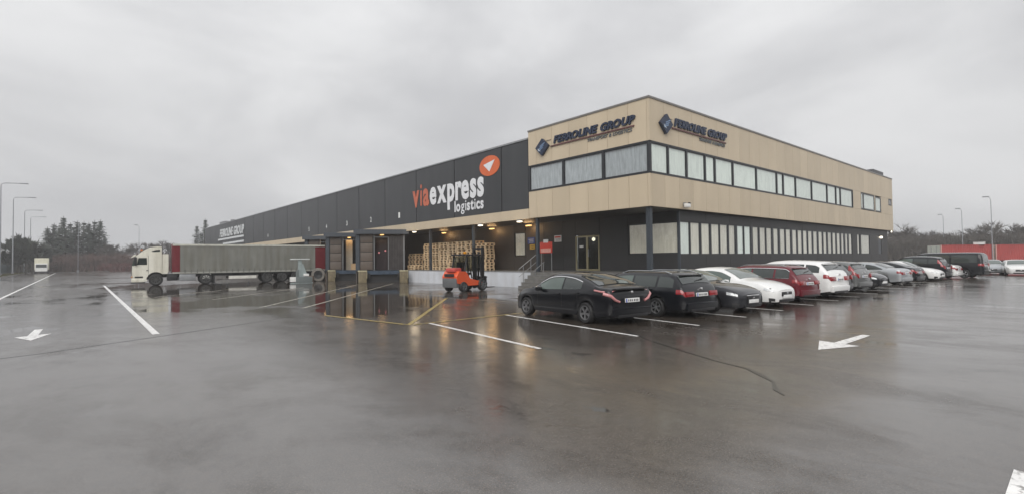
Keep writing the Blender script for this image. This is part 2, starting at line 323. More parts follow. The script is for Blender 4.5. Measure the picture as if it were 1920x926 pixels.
# ================================================================ office building
H, Z1, W1, W2 = 9.06, 4.0, 7.0, 5.58
LX, LY = 40.72, 8.22
ob = thing('office_building', 'two storey tan office block at the corner with dark recessed ground floor and window bands', 'building', (0, 0, 0))
PT = .12
def panel(x0, x1, y0, y1, z0, z1, m=TAN, par=ob, nm='wall_panel'):
    return bx(nm, (x0, x1, y0, y1, z0, z1), m, par)
def seq(a, b, n): return [a+(b-a)*i/n for i in range(n+1)]
G_ = .008
ys = [.13, 1.18, 2.42, 3.73, 5.0, 6.3, 7.55, LY]
for a, b in zip(ys, ys[1:]):
    panel(0, PT, a+G_, b-G_, W1+.03, H-.06); panel(0, PT, a+G_, b-G_, Z1, W2-.06)
xs = [.13]+[1.2+1.275*i for i in range(31)]+[LX]
bandx = 28.72
for a, b in zip(xs, xs[1:]):
    a += G_; b -= G_
    panel(a, b, 0, PT, W1+.03, H-.06); panel(a, b, 0, PT, Z1, W2-.06)
for a, b in ((bandx, 30.86), (34.78, 34.98), (36.8, 39.25), (40.4, LX)): panel(a+G_, b-G_, 0, PT, W2-.05, W1+.02)
panel(39.25, 40.4, 0, PT, W2-.05, 6.38)
bx('corner_trim', (0, .124, 0, .124, W1+.03, H-.06), TAN, ob); bx('corner_trim', (0, .124, 0, .124, Z1, W2-.06), TAN, ob)
q = MB(); q.box(-.04, .3, -.04, LY+.02, H-.06, H+.03); q.box(.3, LX+.04, -.04, .3, H-.06, H+.03); part('coping', q, COPING, ob)
q = MB(); q.box(.13, LX, .13, 14, 8.6, 8.75); part('roof_deck', q, COPING, ob)
q = MB(); q.box(LX-.14, LX, .13, 14, Z1, H-.07); part('end_wall', q, TAN, ob); bx('return_wall', (.13, .3, LY-.2, LY, Z1, H-.07), TAN, ob); bx('end_wall', (LX-.6, LX-.5, .52, 14, 0, Z1-.03), DARKW, ob)
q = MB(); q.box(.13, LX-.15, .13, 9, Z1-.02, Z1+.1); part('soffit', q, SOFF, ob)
q = MB(); q.box(2.2, LX-.2, 2.6, 2.7, Z1+.12, 8.55); q.box(2.2, 2.3, 2.7, LY-.3, Z1+.12, 8.55); q.box(.2, LX-.2, .2, LY-.3, 7.35, 7.42); part('inner_wall', q, INTER, ob)
def window(par, orient, a, b, z0, z1, plane, blind, bm_, depth=.13, fr=.05, gl=GLASS, slats=True):
    """a glazed unit with its frame, pane and vertical blind; orient 'x': on the wall y=plane, 'y': on the wall x=plane"""
    T = (lambda u, d, z: (u, plane+d, z)) if orient == 'x' else (lambda u, d, z: (plane+d, u, z))
    def B(q, u0, u1, d0, d1, c0, c1):
        p, r_ = T(u0, d0, c0), T(u1, d1, c1)
        q.box(min(p[0], r_[0]), max(p[0], r_[0]), min(p[1], r_[1]), max(p[1], r_[1]), c0, c1)
    q = MB(); B(q, a, b, .02, .08, z1-fr, z1); B(q, a, b, .02, .08, z0, z0+fr); B(q, a, a+fr, .02, .08, z0+fr, z1-fr); B(q, b-fr, b, .02, .08, z0+fr, z1-fr)
    w = q.build('window', FRAME, par)
    q = MB(); q.add([T(a+fr, .035, z0+fr), T(b-fr, .035, z0+fr), T(b-fr, .035, z1-fr), T(a+fr, .035, z1-fr)], [(0, 1, 2, 3)]); q.build('pane', gl, w)
    if blind:
        q = MB(); u = a+.02; n = max(2, int((b-a-.04)/.1)); st = (b-a-.04)/n
        for i in range(n):
            if slats is not True and random.random() > slats: continue
            c = u+i*st; k = random.uniform(.012, .03)
            q.add([T(c, .083+k, z0), T(c+st, .083, z0), T(c+st, .083, z1), T(c, .083+k, z1)], [(0, 1, 2, 3)])
        if q.v: q.build('blind', bm_, w)
    return w
def rail(a, b, z0, z1, orient, plane, par, d0=-.012, d1=.115):
    q = MB()
    if orient == 'x': q.box(a, b, plane+d0, plane+d1, z0, z1)
    else: q.box(plane+d0, plane+d1, a, b, z0, z1)
    q.build('window_rail', FRAME, par)
# upper right band
ub = [.12, 1.54, 3.2, 5.0, 6.03, 8.05, 11.0, 13.9, 14.9, 16.92, 19.8, 22.86, 24.78, 25.8, bandx]
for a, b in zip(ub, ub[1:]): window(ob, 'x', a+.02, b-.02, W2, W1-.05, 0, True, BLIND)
rail(.0, bandx, W1-.05, W1+.03, 'x', 0, ob); rail(.0, bandx, W2-.06, W2, 'x', 0, ob); rail(bandx-.02, bandx+.06, W2, W1-.05, 'x', 0, ob)
for a in ub[1:-1]: rail(a-.06, a+.06, W2, W1-.05, 'x', 0, ob, -.008)
bx('corner_post', (-.012, .12, -.012, .12, W2-.058, W1+.028), FRAME, ob)
for a, b, z0, z1 in ((30.88, 31.55, W2, W1-.02), (31.6, 34.75, W2, W1-.02), (35.0, 36.75, W2, W1-.08), (39.27, 40.38, 6.4, 7.0)):
    window(ob, 'x', a, b, z0, z1, -.02, a < 39, BLIND, fr=.1)
# upper left band
for a, b, bl, bm_, sl in ((.12, 2.68, True, GREYBL, .82), (2.78, 5.42, True, GREYBL, True), (5.52, LY-.06, True, GREYBL, True)):
    window(ob, 'y', a, b, W2, W1-.05, 0, bl, bm_, slats=sl)
rail(.125, LY, W1-.05, W1+.03, 'y', 0, ob); rail(.125, LY, W2-.06, W2, 'y', 0, ob)
for a in (2.73, 5.47, LY-.06): rail(a-.07, a+.07 if a < 8 else LY, W2, W1-.05, 'y', 0, ob, -.008)
# ground floor, recessed
GX, GY = 3.0, .4
lw = [(3.11, 4.0), (4.14, 5.01), (5.22, 6.05), (6.27, 7.1), (7.24, 8.05), (8.25, 8.95), (9.25, 9.99), (10.15, 10.91), (11.24, 11.98), (12.21, 12.98), (13.16, 13.9), (14.2, 14.9), (15.22, 15.97), (16.17, 16.91), (17.23, 17.95), (18.18, 18.9), (19.13, 19.84), (20.07, 20.8), (21.05, 21.8), (22.11, 22.84), (23.1, 23.75), (24.05, 24.8), (25.08, 25.77), (26.06, 26.77), (27.07, 27.68), (28.05, 28.62), (28.94, 29.65), (31.09, 31.68), (32.13, 34.51)]
lz0, lz1 = 1.82, 3.42
def wallx(a, b, z0, z1, nm='cladding_panel'): panel(a, b, GY, GY+PT, z0, z1, DARKW, ob, nm)
gx = seq(GX, LX-.5, 14)
for a, b in zip(gx, gx[1:]): wallx(a+G_, b-G_, lz1+.04, Z1-.02); wallx(a+G_, b-G_, 0, lz0-.04)
for a, b in ((29.7, 31.05), (34.55, 37.2), (38.2, LX-.5)): wallx(a, b, lz0-.035, lz1+.035)
wallx(31.7, 32.1, lz0-.035, lz1+.035, 'mullion')
for i, (a, b) in enumerate(lw):
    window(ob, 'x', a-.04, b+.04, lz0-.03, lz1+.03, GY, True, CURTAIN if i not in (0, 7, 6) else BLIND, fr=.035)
    if i < 26: bx('mullion', (b+.042, lw[i+1][0]-.042, GY+.01, GY+.11, lz0-.03, lz1+.03), FRAME, ob)
bx('side_door', (37.22, 38.18, GY+.03, GY+.1, .15, lz1), STEEL, ob)
bx('corner_post', (GX-.014, GX+.1, GY-.014, GY+.1, 0, Z1-.03), STEEL, ob)
q = MB(); q.box(GX, GX+PT, GY+.11, .46, 0, Z1-.02); q.box(GX, GX+PT, .46, 3.52, 3.45, Z1-.02); q.box(GX, GX+PT, .46, 3.52, 0, 1.83)
part('wall', q, DARKW, ob)
gy = [3.52, 5.5]; panel(GX, GX+PT, 3.53, 5.49, .9, Z1-.02, DARKW, ob, 'cladding_panel')
panel(GX, GX+PT, 5.51, 7.37, 3.02, Z1-.02, DARKW, ob, 'cladding_panel'); panel(GX, GX+PT, 7.39, 8.4, .9, Z1-.02, DARKW, ob, 'cladding_panel'); panel(GX, GX+PT, 8.42, 10.1, .9, Z1-.02, DARKW, ob, 'cladding_panel')
window(ob, 'y', .47, 3.5, 1.84, 3.44, GX, True, CURTAIN, fr=.05)
q = MB(); q.box(3.9, 4.0, .8, 8, .9, Z1-.05); q.box(3.9, LX-.3, 1.5, 1.6, .0, Z1-.05); part('inner_wall', q, INTER, ob)
# entrance door, two glazed leaves in a pale brass-coloured frame
DF = mat('door_frame', (.3, .27, .17), .35, .3)
dr = MB(); y0, y1, z0, z1 = 5.52, 7.36, .95, 2.98
for a, b, c, d in ((y0, y0+.09, z0, z1), (y1-.09, y1, z0, z1), (y0+.09, y1-.09, z1-.09, z1), (y0+.09, y1-.09, z0, z0+.09), (6.38, 6.52, z0+.09, z1-.09)): dr.box(GX-.02, GX+.06, a, b, c, d)
door = dr.build('entrance_door', DF, ob)
for a, b in ((y0+.09, 6.38), (6.52, y1-.09)):
    q = MB(); q.add([(GX+.02, a, z0+.09), (GX+.02, b, z0+.09), (GX+.02, b, z1-.09), (GX+.02, a, z1-.09)], [(0, 1, 2, 3)]); q.build('pane', GLASSD, door)
bx('handle', (GX-.07, GX-.03, 6.3, 6.34, 1.75, 2.2), GALV, door); bx('notice', (GX-.002, GX+.012, 6.75, 7.05, 2.3, 2.42), WHITEP, door)
# posts carrying the overhang
q = MB(); q.box(.22, .42, .2, .42, 0, Z1-.02); part('column', q, STEEL, ob)
q = MB(); q.rbox(36.2, 39.4, .36, 1.4, H-.3, 9.62, .04); tag(q.build('rooftop_unit', mat('unit_dark', (.06, .06, .065), .5), None, 40), 'dark rooftop ventilation box at the far end of the office roof', 'ventilation unit')

# ================================================================ warehouse
wb = thing('warehouse_building', 'long low warehouse clad in anthracite panels with a tan canopy over the loading platform', 'building', (0, LY, 0))
wb.location = (0, 0, 0)
H2, FT = 8.65, 4.56
jy = [LY+.02, 10.72]+[15.87+5.21*i for i in range(17)]+[104.2]
for a, b in zip(jy, jy[1:]): panel(.02, .16, a+.04, b-.04, FT+.01, H2-.05, DARK, wb)
bx('backing_wall', (.17, .3, LY+.02, 104.2, FT, H2-.06), FRAME, wb)
bx('coping', (-.03, .4, LY+.03, 104.25, H2-.05, H2+.03), GALV, wb)
bx('roof_deck', (.41, 60, 8.6, 104.2, 8.3, 8.5), COPING, wb); bx('end_wall', (.31, 60, 104.0, 104.2, 0, 8.29), DARK, wb)
for a, b in zip([LY+.01]+[10.72+5.23*i for i in range(18)], [10.72+5.23*i for i in range(18)]+[104.2]): panel(-.02, .14, a+.004, b-.004, 3.98, FT, TAN, wb, 'canopy_fascia')
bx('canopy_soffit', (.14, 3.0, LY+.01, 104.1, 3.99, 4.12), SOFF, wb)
BACKW = mat('platform_back_wall', (.07, .06, .052), .5, var=.15, scale=.8)
yy = [10.12, 11.9]
panel(GX, GX+.12, 10.12, 11.88, .9, 3.98, BACKW, wb, 'back_wall_panel'); panel(GX, GX+.12, 13.05, 18, .9, 3.98, BACKW, wb, 'back_wall_panel'); panel(GX, GX+.12, 11.9, 13.03, .9, 1.85, BACKW, wb, 'back_wall_panel'); panel(GX, GX+.12, 11.9, 13.03, 3.46, 3.98, BACKW, wb, 'back_wall_panel')
for a, b in zip(range(18, 104, 6), range(24, 110, 6)): panel(GX, GX+.12, a+.03, min(b, 104)-.03, 0, 3.98, BACKW, wb, 'back_wall_panel')
w_ = window(wb, 'y', 11.92, 13.01, 1.88, 3.44, GX, True, CURTAIN, slats=.75); bx('room_wall', (3.6, 3.7, 11, 14, .9, 3.9), mat('warm_room', (.6, .5, .32), .7), wb)
# loading platform
PZ = .934
q = MB(); q.box(.0, 3.0, .9, 22.2, -.02, PZ); q.box(0, 3, 32.4, 104, -.02, PZ); part('platform', q, CONC, wb)
for a, b in ((7.95, 12.6), (12.6, 17.4), (17.4, 22.2)): panel(-.06, -.004, a+.006, b-.006, .0, PZ-.03, WALLW, wb, 'platform_wall_panel')
bx('platform_edge', (-.08, .12, 7.95, 22.2, PZ-.03, PZ+.02), GALV, wb)
for i in range(5): bx('step', (-.24*(i+1)+.0, .0 if i == 0 else -.24*i-.002, 1.2, 7.9, 0, PZ-.187*(i+1)+.187-.005), CONC, wb)
for i in range(5): bx('step_nosing', (-.24*(i+1)-.012, -.24*(i+1)+.05, 1.2, 7.9, PZ-.187*i-.004, PZ-.187*i+.004), GALV, wb)
def column(y):
    q = MB(); q.box(.22, .38, y-.08, y+.08, PZ, 3.98); q.box(.16, .44, y-.14, y+.14, PZ, PZ+.03); part('canopy_column', q, STEEL, wb)
for y in (7.83, 14.05, 19.5, 44, 58, 72, 86): column(y)
# number plates above the docks
for y, n in ((23.8, '1'), (29.0, '2'), (34.25, '3'), (39.5, '4'), (44.7, '5'), (60.6, '8')):
    word(wb, n, y+.13, y-.13, 5.13, .42, frame_left_p := (lambda u, z, d: (.02-d, u, z)), WHITEP, .012, .02, name='dock_number')
# ventilators on the far roof
q = MB(); q.rbox(.3, 3, 88.5, 92.4, 8.5, 9.15, .04); tag(q.build('roof_vent', mat('vent_grey', (.2, .2, .21), .5), None, 40), 'small grey roof ventilator far along the warehouse roof edge', 'ventilator')
q = MB(); q.rbox(.5, 2, 83.6, 84.8, 8.5, 9.1, .04); tag(q.build('roof_vent', MATS['vent_grey'], None, 40), 'narrow grey roof ventilator nearer than the wide one on the far warehouse roof', 'ventilator')
# handrail at the stairs
hr = thing('stair_handrail', 'galvanised steel handrail sloping down the platform stairs', 'handrail', (0, 8, 0))
q = MB(); q.tube([(.35, 0, 1.93), (-1.03, 0, 1.1), (-1.08, 0, .95)], .025); part('top_rail', q, GALV, hr)
q = MB(); q.tube([(.35, 0, 1.5), (-1.03, 0, .68)], .018); part('mid_rail', q, GALV, hr)
for x, a, b in ((.33, PZ, 1.92), (-.12, .75, 1.64), (-.7, .3, 1.3)): q = MB(); q.tube([(x, 0, a), (x, 0, b)], .022); part('post', q, GALV, hr)
hr2 = thing('stair_handrail', 'short galvanised handrail on the platform edge beside the dark column', 'handrail', (0, 7.4, 0))
q = MB(); q.tube([(.36, 0, PZ+.55), (-.5, 0, .95)], .02); part('top_rail', q, GALV, hr2)
for x, a, b in ((.3, PZ, 1.45), (-.35, .6, 1.05)): q = MB(); q.tube([(x, 0, a), (x, 0, b)], .02); part('post', q, GALV, hr2)

# ---------------------------------------------------------------- signs
ORANGE = mat('sign_orange', (.62, .13, .04), .45, var=.06); SWHITE = mat('sign_white', (.72, .73, .75), .45, var=.04)
SORANGE2 = mat('sign_salmon', (.5, .13, .07), .5, var=.1)
vx = thing('viaexpress_sign', 'large viaexpress logistics lettering with orange disc on the dark warehouse wall', 'sign', (.015, 0, 0))
tx = 'viaexpress'
word(vx, tx, 21.6, 12.5, 5.82, 1.1, frame_left, SWHITE, .02, .036, 'x', gap=.06, mats=[SORANGE2 if i < 3 else SWHITE for i in range(10)])
word(vx, 'logistics', 15.85, 12.55, 4.98, .46, frame_left, SWHITE, .02, .03, 'x', gap=.07)
q = MB(); n = 40; q.prism([(1.04*math.cos(2*math.pi*i/n), .645*math.sin(2*math.pi*i/n)) for i in range(n)], 0, .02, Matrix(((0, 0, -1, 0), (-1, 0, 0, 11.89), (0, 1, 0, 7.6), (0, 0, 0, 1)))); part('logo_disc', q, ORANGE, vx)
q = MB(); q.prism([(-.62, .12), (.55, .32), (0, -.38)], .022, .03, Matrix(((0, 0, -1, 0), (-1, 0, 0, 11.89), (0, 1, 0, 7.6), (0, 0, 0, 1)))); part('logo_arrow', q, SWHITE, vx)
NAVY = mat('sign_navy', (.014, .024, .055), .4, var=.1); LBLUE = mat('sign_hatch', (.16, .24, .38), .4, var=.3, scale=18); SRED = mat('sign_underline', (.13, .05, .05), .4, var=.3, scale=1)
SGREY = mat('sign_grey', (.12, .13, .14), .4, var=.2); SPALE = mat('sign_pale', (.55, .6, .66), .4)
def ferro(label, frame, c, zc, u0, u1, zb, side):
    """c: centre of the diamond, u0..u1: letters; side -1 where u falls to the right"""
    t = thing('company_sign', label, 'sign'); s = side
    def P(q, pts, d0, d1):
        n = len(pts); q.add([frame(c+s*a, zc+b, d1) for a, b in pts]+[frame(c+s*a, zc+b, d0) for a, b in pts], [tuple(range(n)), tuple(range(n, 2*n))]+[(i, (i+1) % n, n+(i+1) % n, n+i) for i in range(n)])
    q = MB(); P(q, [(-.52, .0), (.02, .48), (.52, .02), (-.02, -.48)], .01, .16); part('logo_diamond', q, NAVY, t)
    for k in range(3):
        q = MB(); o = -.12+.12*k; P(q, [(-.22+o*.6, -.06+o), (-.18+o*.6, -.1+o), (.2+o*.6, .06+o), (.16+o*.6, .1+o)], .161, .175); part('logo_stripe', q, LBLUE, t)
    q = MB(); P(q, [(-.3, -.05), (-.24, -.17), (-.06, -.24), (-.2, -.12)], .161, .18); part('logo_stroke', q, SPALE, t)
    q = MB(); P(q, [(.2, .4), (.62, .4), (.62, .33), (.24, .33)], .01, .05); part('logo_bar', q, TAN, t)
    word(t, 'FERROLINE GROUP', u0, u1, zb, .36, frame, NAVY, .09, .045, shear=.28, gap=.1)
    q = MB(); a, b = c+s*.6, u1
    q.add([frame(x, z, d) for d in (.01, .07) for x, z in ((a, zb-.16), (b, zb-.16), (b, zb-.1), (a, zb-.1))], [(0, 1, 2, 3), (4, 5, 6, 7), (0, 1, 5, 4), (1, 2, 6, 5), (2, 3, 7, 6), (3, 0, 4, 7)]); part('underline', q, SRED, t)
    word(t, 'TRANSPORT & LOGISTICS', u0+(u1-u0)*.45, u1-s*.15, zb-.37, .15, frame, SGREY, .05, .012, shear=.2, gap=.08, name='small_letter')
    return t
ferro('raised navy Ferroline Group lettering on the tan wall facing the truck yard', frame_left, 6.95, 7.9, 6.1, .8, 7.98, -1)
ferro('raised navy Ferroline Group lettering on the tan wall above the parked cars', frame_right, 1.25, 7.95, 2.05, 7.2, 8.0, 1)
fs = thing('company_sign', 'faded white Ferroline Group lettering far along the dark warehouse wall', 'sign', (.015, 0, 0))
PALE = mat('far_sign_white', (.6, .62, .63), .5)
word(fs, 'FERROLINE GROUP', 90.5, 73.6, 6.35, 1.25, frame_left, PALE, .03, .04, shear=.2, gap=.1)
for a, b, z in ((92, 73.6, 5.75), (88, 73.6, 4.95)): bx('underline', (-.03, .0, b, a, z, z+.3), PALE, fs)
def board(name, label, cat, y0, y1, z0, z1, m, bands, x=GX):
    t = thing(name, label, cat, (x, (y0+y1)/2, z0)); bx('board', (-.035, -.004, y0-(y0+y1)/2, y1-(y0+y1)/2, 0, z1-z0), m, t)
    for (a, b, c, d, mm) in bands: bx('marking', (-.04, -.036, a*(y1-y0)/2, b*(y1-y0)/2, c*(z1-z0), d*(z1-z0)), mm, t)
    return t
SBLUE = mat('notice_blue', (.05, .09, .32), .4, var=.1); SYEL = mat('notice_yellow', (.55, .36, .06), .4, var=.1); SRD = mat('notice_red', (.6, .05, .03), .4, var=.1)
board('wall_notice', 'blue notice board with pale lines beside the dark canopy column', 'notice', 10.95, 11.62, 2.66, 3.08, SBLUE, [(-.7, .7, .62, .72, SPALE), (-.7, .5, .4, .48, SPALE), (-.7, .6, .18, .26, SPALE)])
board('wall_notice', 'small yellow notice below the blue notice board', 'notice', 10.95, 11.42, 2.3, 2.62, SYEL, [(-.6, .6, .55, .65, PLATET), (-.6, .3, .25, .35, PLATET)])
board('wall_notice', 'white notice with a red band left of the entrance door', 'notice', 8.53, 9.13, 2.7, 3.1, SWHITE, [(-.85, .85, .62, .85, SRD), (-.8, .8, .4, .46, SGREY), (-.8, .6, .2, .26, SGREY)])
rs = thing('standing_sign', 'red and white sign board on two thin steel posts at the top of the stairs', 'sign', (2.0, 8.87, PZ))
for y in (-.44, .44): q = MB(); q.tube([(0, y, 0), (0, y, 1.25)], .025); part('post', q, GALV, rs)
bx('board', (-.05, -.02, -.54, .54, 1.08, 1.75), SRD, rs, .006); bx('lower_band', (-.058, -.052, -.44, .44, 1.12, 1.36), mat('notice_pink', (.7, .35, .3), .4, var=.2, scale=15), rs); bx('top_plate', (-.06, -.02, -.02-.18, .2, 1.7, 1.9), SWHITE, rs); bx('arm', (-.05, -.02, .541, .66, 1.42, 1.55), SRD, rs)

# ---------------------------------------------------------------- lamps under the canopy
WARM = mat('lamp_glow_warm', (1, .8, .5), .5, emit=(1, .58, .2), es=1.25); COOL = mat('lamp_glow_white', (1, .95, .85), .5, emit=(1, .9, .72), es=1.5)
def lamp(label, loc, m, watts, c, size=(.17, .08), grp='lit lamps under the loading canopy', lightoff=(0, 0, -.16)):
    t = thing('canopy_lamp', label, 'lamp', loc, 0, grp)
    bx('housing', (-size[1]-.02, size[1]+.02, -size[0]-.02, size[0]+.02, -.03, .04), GALV, t, .01); bx('lens', (-size[1], size[1], -size[0], size[0], -.09, -.031), m, t, .01)
    ld = bpy.data.lights.new('lamp_light', 'POINT'); ld.energy = watts; ld.color = c; ld.shadow_soft_size = .32; lo = bpy.data.objects.new('lamp_light', ld); col.objects.link(lo); lo.parent = t; lo.location = lightoff
wc = (1, .6, .27)
lamp('bright white lamp under the canopy edge nearest the office corner', (.08, 9.15, 3.93), COOL, 17, (1, .82, .6))
lamp('bright white lamp under the canopy edge above the forklift', (.08, 13.0, 3.93), COOL, 17, (1, .82, .6))
lamp('bright white lamp under the canopy edge right of the near dock roof', (.08, 21.5, 3.93), COOL, 17, (1, .8, .55))
lamp('white lamp under the canopy edge above the red trailer end', (.08, 42.1, 3.93), COOL, 40, (1, .8, .55))
for l, y in (('amber lamp on the back wall behind the dark canopy column', 11.1), ('amber lamp on the back wall above the right end of the pallets', 15.0), ('amber lamp on the back wall above the left end of the pallets', 21.2)):
    lamp(l, (2.6, y, 3.9), WARM, 20, wc, (.24, .07))
t = thing('wall_lamp', 'small round lit lamp on the dark wall at the far end of the office', 'lamp', (37.75, GY-.1, 3.2)); q = MB(); q.lathe([(0, 0), (.1, .02), (.14, .1), (.1, .2), (0, .22)], 12); part('lens', q, COOL, t); bx('bracket', (-.05, .05, .05, .1, .05, .2), GALV, t)
t = thing('corner_floodlight', 'white lit floodlight under the far corner of the tan office block', 'lamp', (LX+.1, .3, 3.85)); bx('housing', (-.15, .15, -.1, .1, -.02, .2), GALV, t, .02); bx('lens', (-.12, .12, -.14, -.101, 0, .17), COOL, t)
t = thing('security_camera', 'small white security camera on the bottom edge of the tan wall', 'camera', (2.78, -.01, 4.12)); bx('bracket', (-.05, .05, -.12, 0, .05, .2), GALV, t); bx('housing', (-.17, .17, -.3, -.12, -.05, .13), WHITEP, t, .03); bx('lens', (.1, .24, -.26, -.16, .12, .2), PLASTIC, t, .02)
t = thing('ceiling_lamp', 'round lit ceiling lamp seen through the upper corner window', 'lamp', (.9, 2.35, 6.25)); q = MB(); q.lathe([(0, -.1), (.13, -.06), (.16, 0), (0, .02)], 16); part('lens', q, COOL, t); bx('stem', (-.01, .01, -.01, .01, .02, 1.1), GALV, t)
t = thing('door_lamp', 'round lit lamp glowing behind the entrance door glass', 'lamp', (3.55, 6.42, 2.78)); q = MB(); q.lathe([(0, -.12), (.1, -.06), (.1, .06), (0, .12)], 12); part('lens', q, COOL, t); bx('stem', (-.01, .01, -.01, .01, .12, 1.2), GALV, t)

# ---------------------------------------------------------------- dock shelters (saw-tooth docks)
DOCKLAMPS = []
def dock(label, yA, B, kind):
    A = Vector((0, yA)); Bv = Vector(B); d = A-Bv; Ln = d.length; ang = math.atan2(d.y, d.x)
    t = thing('dock_shelter', label, 'loading dock', (B[0], B[1], 0), ang)     # local x runs along the dock face, y into the dock
    z0, z1 = PZ, 3.86
    q = MB(); q.box(-.12, Ln+.3, -.25, 3.4, z1, z1+.24); part('roof', q, STEEL, t)
    q = MB(); q.box(-.14, Ln+.32, -.27, -.252, z1-.1, z1+.26); part('roof_fascia', q, mat('fascia_steel', (.05, .058, .07), .45, 0), t)
    q = MB(); q.box(0, .3, 0, .3, z0-.02, z1); part('front_post', q, STEEL, t)
    q = MB(); q.box(0, .1, .301, 3.3, 0, z1); part('side_wall', q, BACKW, t); q = MB(); q.box(.1, Ln, 3.0, 3.1, 0, z1); part('inner_wall', q, BACKW, t)
    hh = (z1-.12-z0)/4
    lp = Vector((1.9 if kind else 2.0, .75)); ca, sa = math.cos(ang), math.sin(ang)
    lamp(f'amber lamp under the roof of the {label.split(" ")[0]} dock shelter', (B[0]+lp.x*ca-lp.y*sa, B[1]+lp.x*sa+lp.y*ca, z1-.06), WARM, 16 if kind else 9, wc, (.2, .08), 'amber lamps inside the dock shelters')
    for i in range(4): bx('door_section', (.34, 1.28, .1+.01*(i % 2), .16, z0+.04+i*hh+.02, z0+.04+(i+1)*hh-.02), BROWN, t, .012)
    q = MB(); q.box(.3, 1.32, .17, .2, z0, z1); part('door_backing', q, PLASTIC, t)
    q = MB(); q.box(1.36, 1.44, .1, .2, z0, z1-.1); q.box(Ln-.12, Ln, .1, .25, z0, z1); q.box(Ln-1.3, Ln-1.24, .1, .18, z0, z1-.3); q.box(1.44, Ln-1.3, .1, .18, z1-.36, z1-.28); part('door_frame', q, mat('door_frame_grey', (.16, .165, .17), .45), t)
    if kind == 0:
        n = 9; w = (1.24-.12)/n
        for i in range(n): bx('curtain_strip', (Ln-1.24+i*w+.012, Ln-1.24+(i+1)*w-.012, .12+.02*(i % 2), .135+.02*(i % 2), z0+.02, z1-.25), mat('strip_curtain', (.06, .055, .055), .2, var=.2), t)
        q = MB(); q.box(1.5, Ln-1.32, 1.5, 1.56, z0, z1-.5); part('inner_door', q, mat('inner_door_dark', (.035, .02, .022), .5), t)
        for x, z in ((1.75, 2.35), (2.25, 2.5)): q = MB(); q.lathe([(0, -.02), (.07, -.02), (.07, .02), (0, .02)], 10, Matrix.Translation((x, 1.45, z)) @ Matrix.Rotation(R(90), 4, 'X')); part('signal_lamp', q, mat('signal_pink', (.5, .2, .22), .3, emit=(1, .3, .3), es=.35), t)
    else:
        q = MB(); q.box(1.6, 2.15, 1.2, 1.3, z0, z1-.3); part('lit_pillar', q, mat('pale_pillar', (.5, .45, .36), .6), t)
        bx('packing_carton', (2.05, 2.6, .5, 1.0, z0, z0+.55), mat('cardboard', (.45, .3, .16), .7), t)
    q = MB(); q.box(.75, Ln-.2, -.04, 3.0, z0-.3, z0-.01); part('dock_leveller', q, mat('leveller_blue', (.06, .085, .12), .3, .3, var=.25), t)
    q = MB(); q.box(.4, Ln-.1, .25, .3, 0, z0-.3); part('pit_wall', q, BLACK, t)
    for x in (1.0, Ln-.5): bx('rubber_buffer', (x-.09, x+.09, -.12, -.041, z0-.62, z0-.2), BLACK, t, .02)
dock('nearer blue-grey dock shelter with strip curtain and four brown door boards', 22.9, (-3.35, 24.6), 0)
dock('farther blue-grey dock shelter with a lit pale pillar inside, behind the nearer one', 28.15, (-3.7, 29.9), 1)
dock('third blue-grey dock shelter behind the red trailer end', 33.4, (-3.4, 36.0), 1)
def bollard(label, x, y, w):
    t = thing('dock_bollard', label, 'bollard', (x, y, 0), R(-20), 'square bollards between the docks')
    bx('post', (-w/2, w/2, -w/2, w/2, 0, .86), BOLL, t, .03); bx('cap', (-w/2-.03, w/2+.03, -w/2-.03, w/2+.03, .86, .96), BOLLT, t, .02); bx('guard_strip', (w/2+.001, w/2+.04, -w/2+.03, w/2-.03, .35, .859), BOLLT, t)
bollard('square ochre bollard at the end of the white platform wall', -.75, 21.75, .55); bollard('square ochre bollard between the two dock shelters', -3.0, 24.15, .6); bollard('square ochre bollard beside the trailer end, left of both docks', -3.35, 29.5, .56)

# ---------------------------------------------------------------- pallets
pq = MB(); pl, pw, ph = 1.1, .78, .188
for x in (-pw/2+.05, 0, pw/2-.05):
    pq.box(x-.05, x+.05, -pl/2, pl/2, 0, .03)
    for y in (-pl/2+.06, 0, pl/2-.06): pq.box(x-.05, x+.05, y-.06, y+.06, .0302, .125)
for y in (-pl/2+.07, 0, pl/2-.07): pq.box(-pw/2, pw/2, y-.07, y+.07, .1252, .15)
for i in range(5): x = -pw/2+.06+i*(pw-.12)/4; pq.box(x-.055, x+.055, -pl/2, pl/2, .1502, .185)
PM = pq.mesh('pallet', WOOD)
def stack(x, y, n, label, rz=0):
    for k in range(n):
        o = link('pallet', PM, None, (x+random.uniform(-.04, .04), y+random.uniform(-.04, .04), PZ+.002+k*.1875), rz+R(random.uniform(-2, 2)))
        tag(o, f'wooden pallet {"topmost" if k == n-1 else ORD[n-1-k]+" from the top"} in the {label}', 'pallet', 'wooden pallets stacked on the loading platform')
for i in range(7): stack(1.75+.05*random.random(), 14.75+1.17*i, [10, 11, 11, 11, 11, 11, 11][i], ["rightmost", "second from right", "third from right", "middle", "third from left", "second from left", "leftmost"][i]+' tall stack')
stack(1.75, 24.2, 7, 'low stack beside the dock shelter')
stack(1.0, 23.0, 2, 'pair lying at the platform edge')

